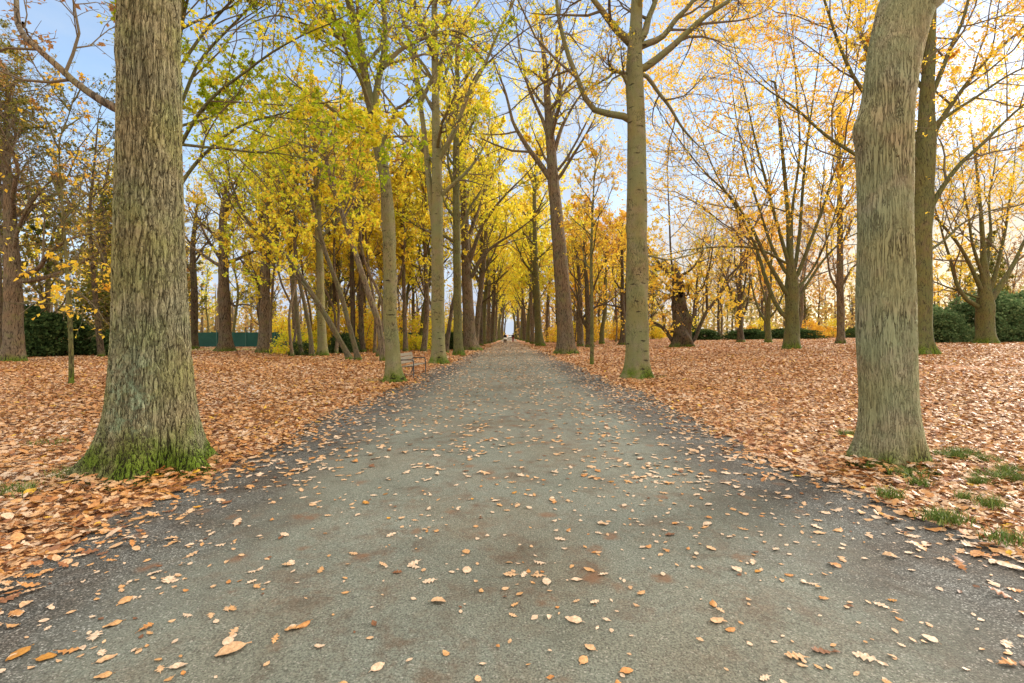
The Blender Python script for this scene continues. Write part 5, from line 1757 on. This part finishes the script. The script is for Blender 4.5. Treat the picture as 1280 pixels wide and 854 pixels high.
def make_person(label, loc, rotz, coat, legs, hair, pushing=False, stride=0.16):
    """walking figure facing -y (towards the camera) before rotation"""
    t = thing('person', label, 'person', loc, rotz=rotz)
    SK = simple_mat('skin', (0.48, 0.30, 0.21), 0.6, 0.3, 0.1)
    st = stride
    ah = [(-0.25, -0.33, 1.05), (0.25, -0.33, 1.05)] if pushing else [(-0.25, 0.06, 0.82), (0.25, -0.10, 0.83)]
    el = [(-0.26, 0.0, 1.13), (0.26, 0.0, 1.13)] if pushing else [(-0.26, 0.06, 1.10), (0.26, 0.02, 1.10)]
    V = [(0, 0, 0.95), (0, 0, 1.15), (0, 0, 1.36), (0, -0.005, 1.47), (0, -0.02, 1.56), (0, -0.02, 1.68),
         (-0.18, 0, 1.39), el[0], ah[0], (0.18, 0, 1.39), el[1], ah[1],
         (-0.10, 0, 0.90), (-0.11, -st * 0.6, 0.50), (-0.11, -st, 0.08), (-0.11, -st - 0.15, 0.04),
         (0.10, 0, 0.90), (0.11, st * 0.3, 0.50), (0.11, st, 0.10), (0.11, st - 0.14, 0.04)]
    E = [(0, 1), (1, 2), (2, 3), (3, 4), (4, 5), (2, 6), (6, 7), (7, 8), (2, 9), (9, 10), (10, 11), (0, 12), (12, 13), (13, 14), (14, 15), (0, 16), (16, 17), (17, 18), (18, 19)]
    Rr = [(0.16, 0.11), (0.14, 0.10), (0.17, 0.11), 0.055, (0.075, 0.095), (0.07, 0.085), 0.06, 0.045, 0.04, 0.06, 0.045, 0.04,
          0.085, 0.06, 0.045, 0.045, 0.085, 0.06, 0.045, 0.045]
    skin_mesh('body', V, E, Rr, SK, t)
    # coat
    CV = [(0, 0, 0.86), (0, 0, 1.12), (0, 0, 1.38), (0, 0, 1.45), (-0.18, 0, 1.39), el[0], tuple(0.85 * a + 0.15 * b for a, b in zip(ah[0], el[0])),
          (0.18, 0, 1.39), el[1], tuple(0.85 * a + 0.15 * b for a, b in zip(ah[1], el[1]))]
    CE = [(0, 1), (1, 2), (2, 3), (2, 4), (4, 5), (5, 6), (2, 7), (7, 8), (8, 9)]
    skin_mesh('coat', CV, CE, [(0.21, 0.16), (0.185, 0.14), (0.20, 0.14), 0.075, 0.082, 0.066, 0.058, 0.082, 0.066, 0.058], simple_mat('coat_cloth', coat, 0.9, 0.1), t)
    TV = [(0, 0, 0.92)] + V[12:15] + V[16:19]
    TE = [(0, 1), (1, 2), (2, 3), (0, 4), (4, 5), (5, 6)]
    skin_mesh('trousers', TV, TE, [(0.18, 0.13), 0.105, 0.08, 0.066, 0.105, 0.08, 0.066], simple_mat('trouser_cloth', legs, 0.9, 0.1), t)
    for sx in (-1, 1):
        ey = MB()
        ey.lathe([(0.0, -0.012), (0.010, -0.006), (0.012, 0.0), (0.010, 0.006), (0.0, 0.012)], (sx * 0.032, -0.108, 1.665), n=8)
        ey.build('eye', simple_mat('eye_dark', (0.02, 0.015, 0.012), 0.3, 0.5), t, smooth=True)
    ns = MB()
    ns.lathe([(0.0, -0.03), (0.016, -0.022), (0.012, 0.0), (0.006, 0.03), (0.0, 0.034)], (0, -0.118, 1.635), n=8)
    ns.build('nose', SK, t, smooth=True)
    h = MB()
    h.lathe([(0.0, 1.775), (0.055, 1.765), (0.095, 1.72), (0.105, 1.66), (0.098, 1.60), (0.08, 1.56)], (0, 0.012, 0), n=16)
    h.build('hair', simple_mat('hair', hair, 0.7, 0.2), t, smooth=True)
    return t


make_person('person in a dark jacket walking behind the pushchair far down the path', (-0.62, 83.0, 0.03), 0.0, (0.012, 0.012, 0.014), (0.03, 0.03, 0.04), (0.02, 0.015, 0.01), True)
make_person('person with dark top and dark red trousers walking far down the path', (0.82, 95.0, 0.03), 0.1, (0.03, 0.012, 0.014), (0.20, 0.02, 0.025), (0.03, 0.02, 0.012))


def build_pushchair():
    t = thing('pushchair', 'small pushchair with pale hood in front of the person in dark jacket', 'pushchair', (-0.62, 81.9, 0.03))
    hood = MB()
    hood.lathe([(0.0, 0.30), (0.10, 0.285), (0.20, 0.22), (0.26, 0.12), (0.28, 0.0)], (0, 0.02, 0.74), n=18)
    hood.build('hood', simple_mat('pale_cloth', (0.62, 0.58, 0.52), 0.8, 0.2), t, smooth=True)
    seat = MB()
    seat.prism([(-0.26, 0.36), (0.26, 0.36), (0.28, 0.72), (-0.28, 0.72)], -0.30, 0.26)
    seat.build('seat', simple_mat('brown_cloth', (0.12, 0.085, 0.06), 0.9, 0.1), t)
    fr = MB()
    for s in (-1, 1):
        fr.tube([(s * 0.27, -0.36, 0.14), (s * 0.27, 0.0, 0.50), (s * 0.27, 0.45, 1.02)], 0.016)
        fr.tube([(s * 0.27, 0.34, 0.14), (s * 0.27, 0.0, 0.50)], 0.016)
    fr.tube([(-0.27, 0.45, 1.02), (0.27, 0.45, 1.02)], 0.018)
    fr.build('frame', IRON, t, smooth=True)
    for x in (-0.30, 0.30):
        for y in (-0.36, 0.34):
            w = MB()
            w.lathe([(0.03, -0.02), (0.115, -0.02), (0.14, -0.012), (0.14, 0.012), (0.115, 0.02), (0.03, 0.02)], (x, y, 0.14), 0, 18)
            w.build('wheel', IRON, t, smooth=True)


build_pushchair()


def build_car():
    t = thing('parked_car', 'pale car standing beyond the walkers at the far end of path', 'car', (0.5, 168.0, 0.03))
    paint = simple_mat('pale_paint', (0.66, 0.67, 0.68), 0.3, 0.5, 0.05)
    glass = simple_mat('dark_glass', (0.03, 0.035, 0.04), 0.12, 0.6, 0.1)
    # side profile in y (length), built along y facing -y
    prof = [(-2.05, 0.28), (-2.1, 0.62), (-1.95, 0.80), (-1.05, 0.93), (-0.35, 1.42), (0.2, 1.50), (1.15, 1.47), (1.85, 1.0), (2.05, 0.92), (2.1, 0.4), (2.0, 0.28)]
    v, q = [], []
    W = [0.80, 0.85, 0.86, 0.86, 0.66, 0.62, 0.62, 0.80, 0.84, 0.85, 0.80]
    b = MB()
    n = len(prof)
    pts = [(-w, y, z) for (y, z), w in zip(prof, W)] + [(w, y, z) for (y, z), w in zip(prof, W)]
    b.add(pts, [(i, (i + 1) % n, n + (i + 1) % n, n + i) for i in range(n)])
    for off in (0, n):
        c = len(b.v)
        b.v.append((pts[off][0], 0.0, 0.75))
        b.t += [(off + i, off + (i + 1) % n, c) for i in range(n)]
    b.build('body', paint, t)
    ws = MB()
    ws.add([(-0.74, -1.03, 0.965), (0.74, -1.03, 0.965), (0.58, -0.42, 1.39), (-0.58, -0.42, 1.39)], [(0, 1, 2, 3)])
    o = ws.build('windscreen', glass, t)
    o.location = (0, -0.012, 0.012)
    for s in (-1, 1):
        hl = MB()
        hl.box((s * 0.62, -2.09, 0.68), (0.3, 0.06, 0.14))
        hl.build('headlight', simple_mat('lamp_glass', (0.7, 0.7, 0.68), 0.2, 0.6), t)
    gr = MB()
    gr.box((0, -2.10, 0.52), (0.8, 0.05, 0.16))
    gr.build('grille', IRON, t)
    for x in (-0.74, 0.74):
        for y in (-1.3, 1.3):
            w = MB()
            w.lathe([(0.05, -0.1), (0.26, -0.1), (0.31, -0.08), (0.31, 0.08), (0.26, 0.1), (0.05, 0.1)], (x, y, 0.31), 0, 20)
            w.build('wheel', IRON, t, smooth=True)


build_car()


def build_branch():
    rg = np.random.default_rng(8)
    Y = 42.0
    c = at(950, 433, Y)
    z = float(terrain(c[0], Y)) + 0.06
    P = grow(rg, np.array([[c[0] - 1.4, Y, z]]), np.array([[1.0, 0.1, 0.02]]), np.array([2.9]), 9, 0.10, 0.0)
    RR = np.linspace(0.055, 0.02, 9)[None]
    ac = Acc()
    v, f = tube_arrays(P, RR, 7, rg)
    ac.add(v, f)
    C, CR = spawn(rg, P, RR, 6, 0.2, 0.95, 0.7, 0.28, 5, 0.15, 0.03)
    v, f = tube_arrays(C, CR, 5, rg)
    ac.add(v, f)
    o = obj('fallen_branch', ac.mesh('fallen_branch', [BARK_BROWN], True, False))
    tag(o, 'thin fallen branch lying on the leaves left of the spreading beech', 'branch')


build_branch()

# ================================================================== LIGHT, SKY, CAMERA
SUN_AZ = R(60)      # to the right of straight ahead
SUN_EL = R(20)
w = bpy.data.worlds.new('World')
scene.world = w
w.use_nodes = True
nt = w.node_tree
for n in list(nt.nodes):
    nt.nodes.remove(n)
g = NT(nt)
sky = g.n('ShaderNodeTexSky', sky_type='NISHITA')
sky.sun_disc = False
sky.sun_elevation = SUN_EL
sky.sun_rotation = SUN_AZ
sky.air_density = 1.0
sky.dust_density = 0.3
sky.ozone_density = 1.0
tc = g.n('ShaderNodeTexCoord').outputs['Generated']
sep = g.n('ShaderNodeSeparateXYZ')
g.set(sep.inputs[0], tc)
zc = g.math('MAXIMUM', sep.outputs[2], 0.0)
den = g.math('ADD', zc, 0.18)
cx = g.math('DIVIDE', sep.outputs[0], den)
cy = g.math('DIVIDE', sep.outputs[1], den)
cmb = g.n('ShaderNodeCombineXYZ')
g.set(cmb.inputs[0], cx)
g.set(cmb.inputs[1], cy)
cl = g.noise(cmb.outputs[0], 0.9, 7, 0.6, 0.3)
lowv = g.math('SUBTRACT', 1.0, g.smooth(zc, 0.02, 0.55))      # haze veils the lower sky
side = g.smooth(sep.outputs[0], -0.7, 0.6)                    # thicker veil towards the sun
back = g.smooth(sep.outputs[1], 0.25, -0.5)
back = g.math('SUBTRACT', 1.0, g.smooth(sep.outputs[1], -0.4, 0.3))   # unseen sky behind the camera, brightened to add fill light
high = g.smooth(zc, 0.58, 0.80)  # unseen sky overhead, brightened likewise as added fill
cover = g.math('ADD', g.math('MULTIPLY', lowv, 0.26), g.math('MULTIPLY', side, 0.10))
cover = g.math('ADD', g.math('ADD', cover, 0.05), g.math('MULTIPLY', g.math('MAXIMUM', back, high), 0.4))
cf = g.smooth(g.math('ADD', cl, cover), 0.44, 0.86)
cloud = g.mix(side, (1.85, 2.12, 2.55), (1.85, 2.0, 2.3))
warm = g.math('MULTIPLY', g.math('SUBTRACT', 1.0, g.smooth(zc, 0.0, 0.34)), g.smooth(sep.outputs[0], 0.0, 0.75))
cloud = g.mix(warm, cloud, (4.1, 3.35, 2.15))
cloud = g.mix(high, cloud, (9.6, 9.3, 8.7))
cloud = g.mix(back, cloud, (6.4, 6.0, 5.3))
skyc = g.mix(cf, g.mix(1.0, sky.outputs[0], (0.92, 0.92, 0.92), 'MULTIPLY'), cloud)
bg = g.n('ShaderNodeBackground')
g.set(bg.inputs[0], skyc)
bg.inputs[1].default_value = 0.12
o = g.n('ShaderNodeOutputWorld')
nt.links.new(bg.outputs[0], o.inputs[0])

sun = bpy.data.lights.new('sun', 'SUN')
sun.energy = 2.4
sun.angle = R(18)
sun.color = (1.0, 0.90, 0.76)
so = bpy.data.objects.new('sun', sun)
COL.objects.link(so)
d = np.array([math.sin(SUN_AZ) * math.cos(SUN_EL), math.cos(SUN_AZ) * math.cos(SUN_EL), math.sin(SUN_EL)])
from mathutils import Vector
so.rotation_euler = Vector(d).to_track_quat('Z', 'Y').to_euler()
so.location = (30, 20, 30)

cam = bpy.data.cameras.new('camera')
cam.sensor_width = 36
cam.lens = 36 * F_PX / 1280
cam.shift_x = (640 - VPX) / 1280
cam.shift_y = (VPY - 427) / 1280
cam.clip_start = 0.05
cam.clip_end = 4000
co = bpy.data.objects.new('camera', cam)
COL.objects.link(co)
co.location = (0, 0, CAM_H)
co.rotation_euler = (PI / 2, 0, 0)
scene.camera = co

vs = scene.view_settings
vs.view_transform = 'Standard'
vs.look = 'None'
vs.exposure = 1.62
vs.gamma = 1
vs.use_curve_mapping = False
cy_ = scene.cycles
cy_.max_bounces = 7
cy_.diffuse_bounces = 4
cy_.glossy_bounces = 2
cy_.transmission_bounces = 4
cy_.transparent_max_bounces = 4
cy_.use_denoising = True
cy_.caustics_reflective = False
cy_.caustics_refractive = False
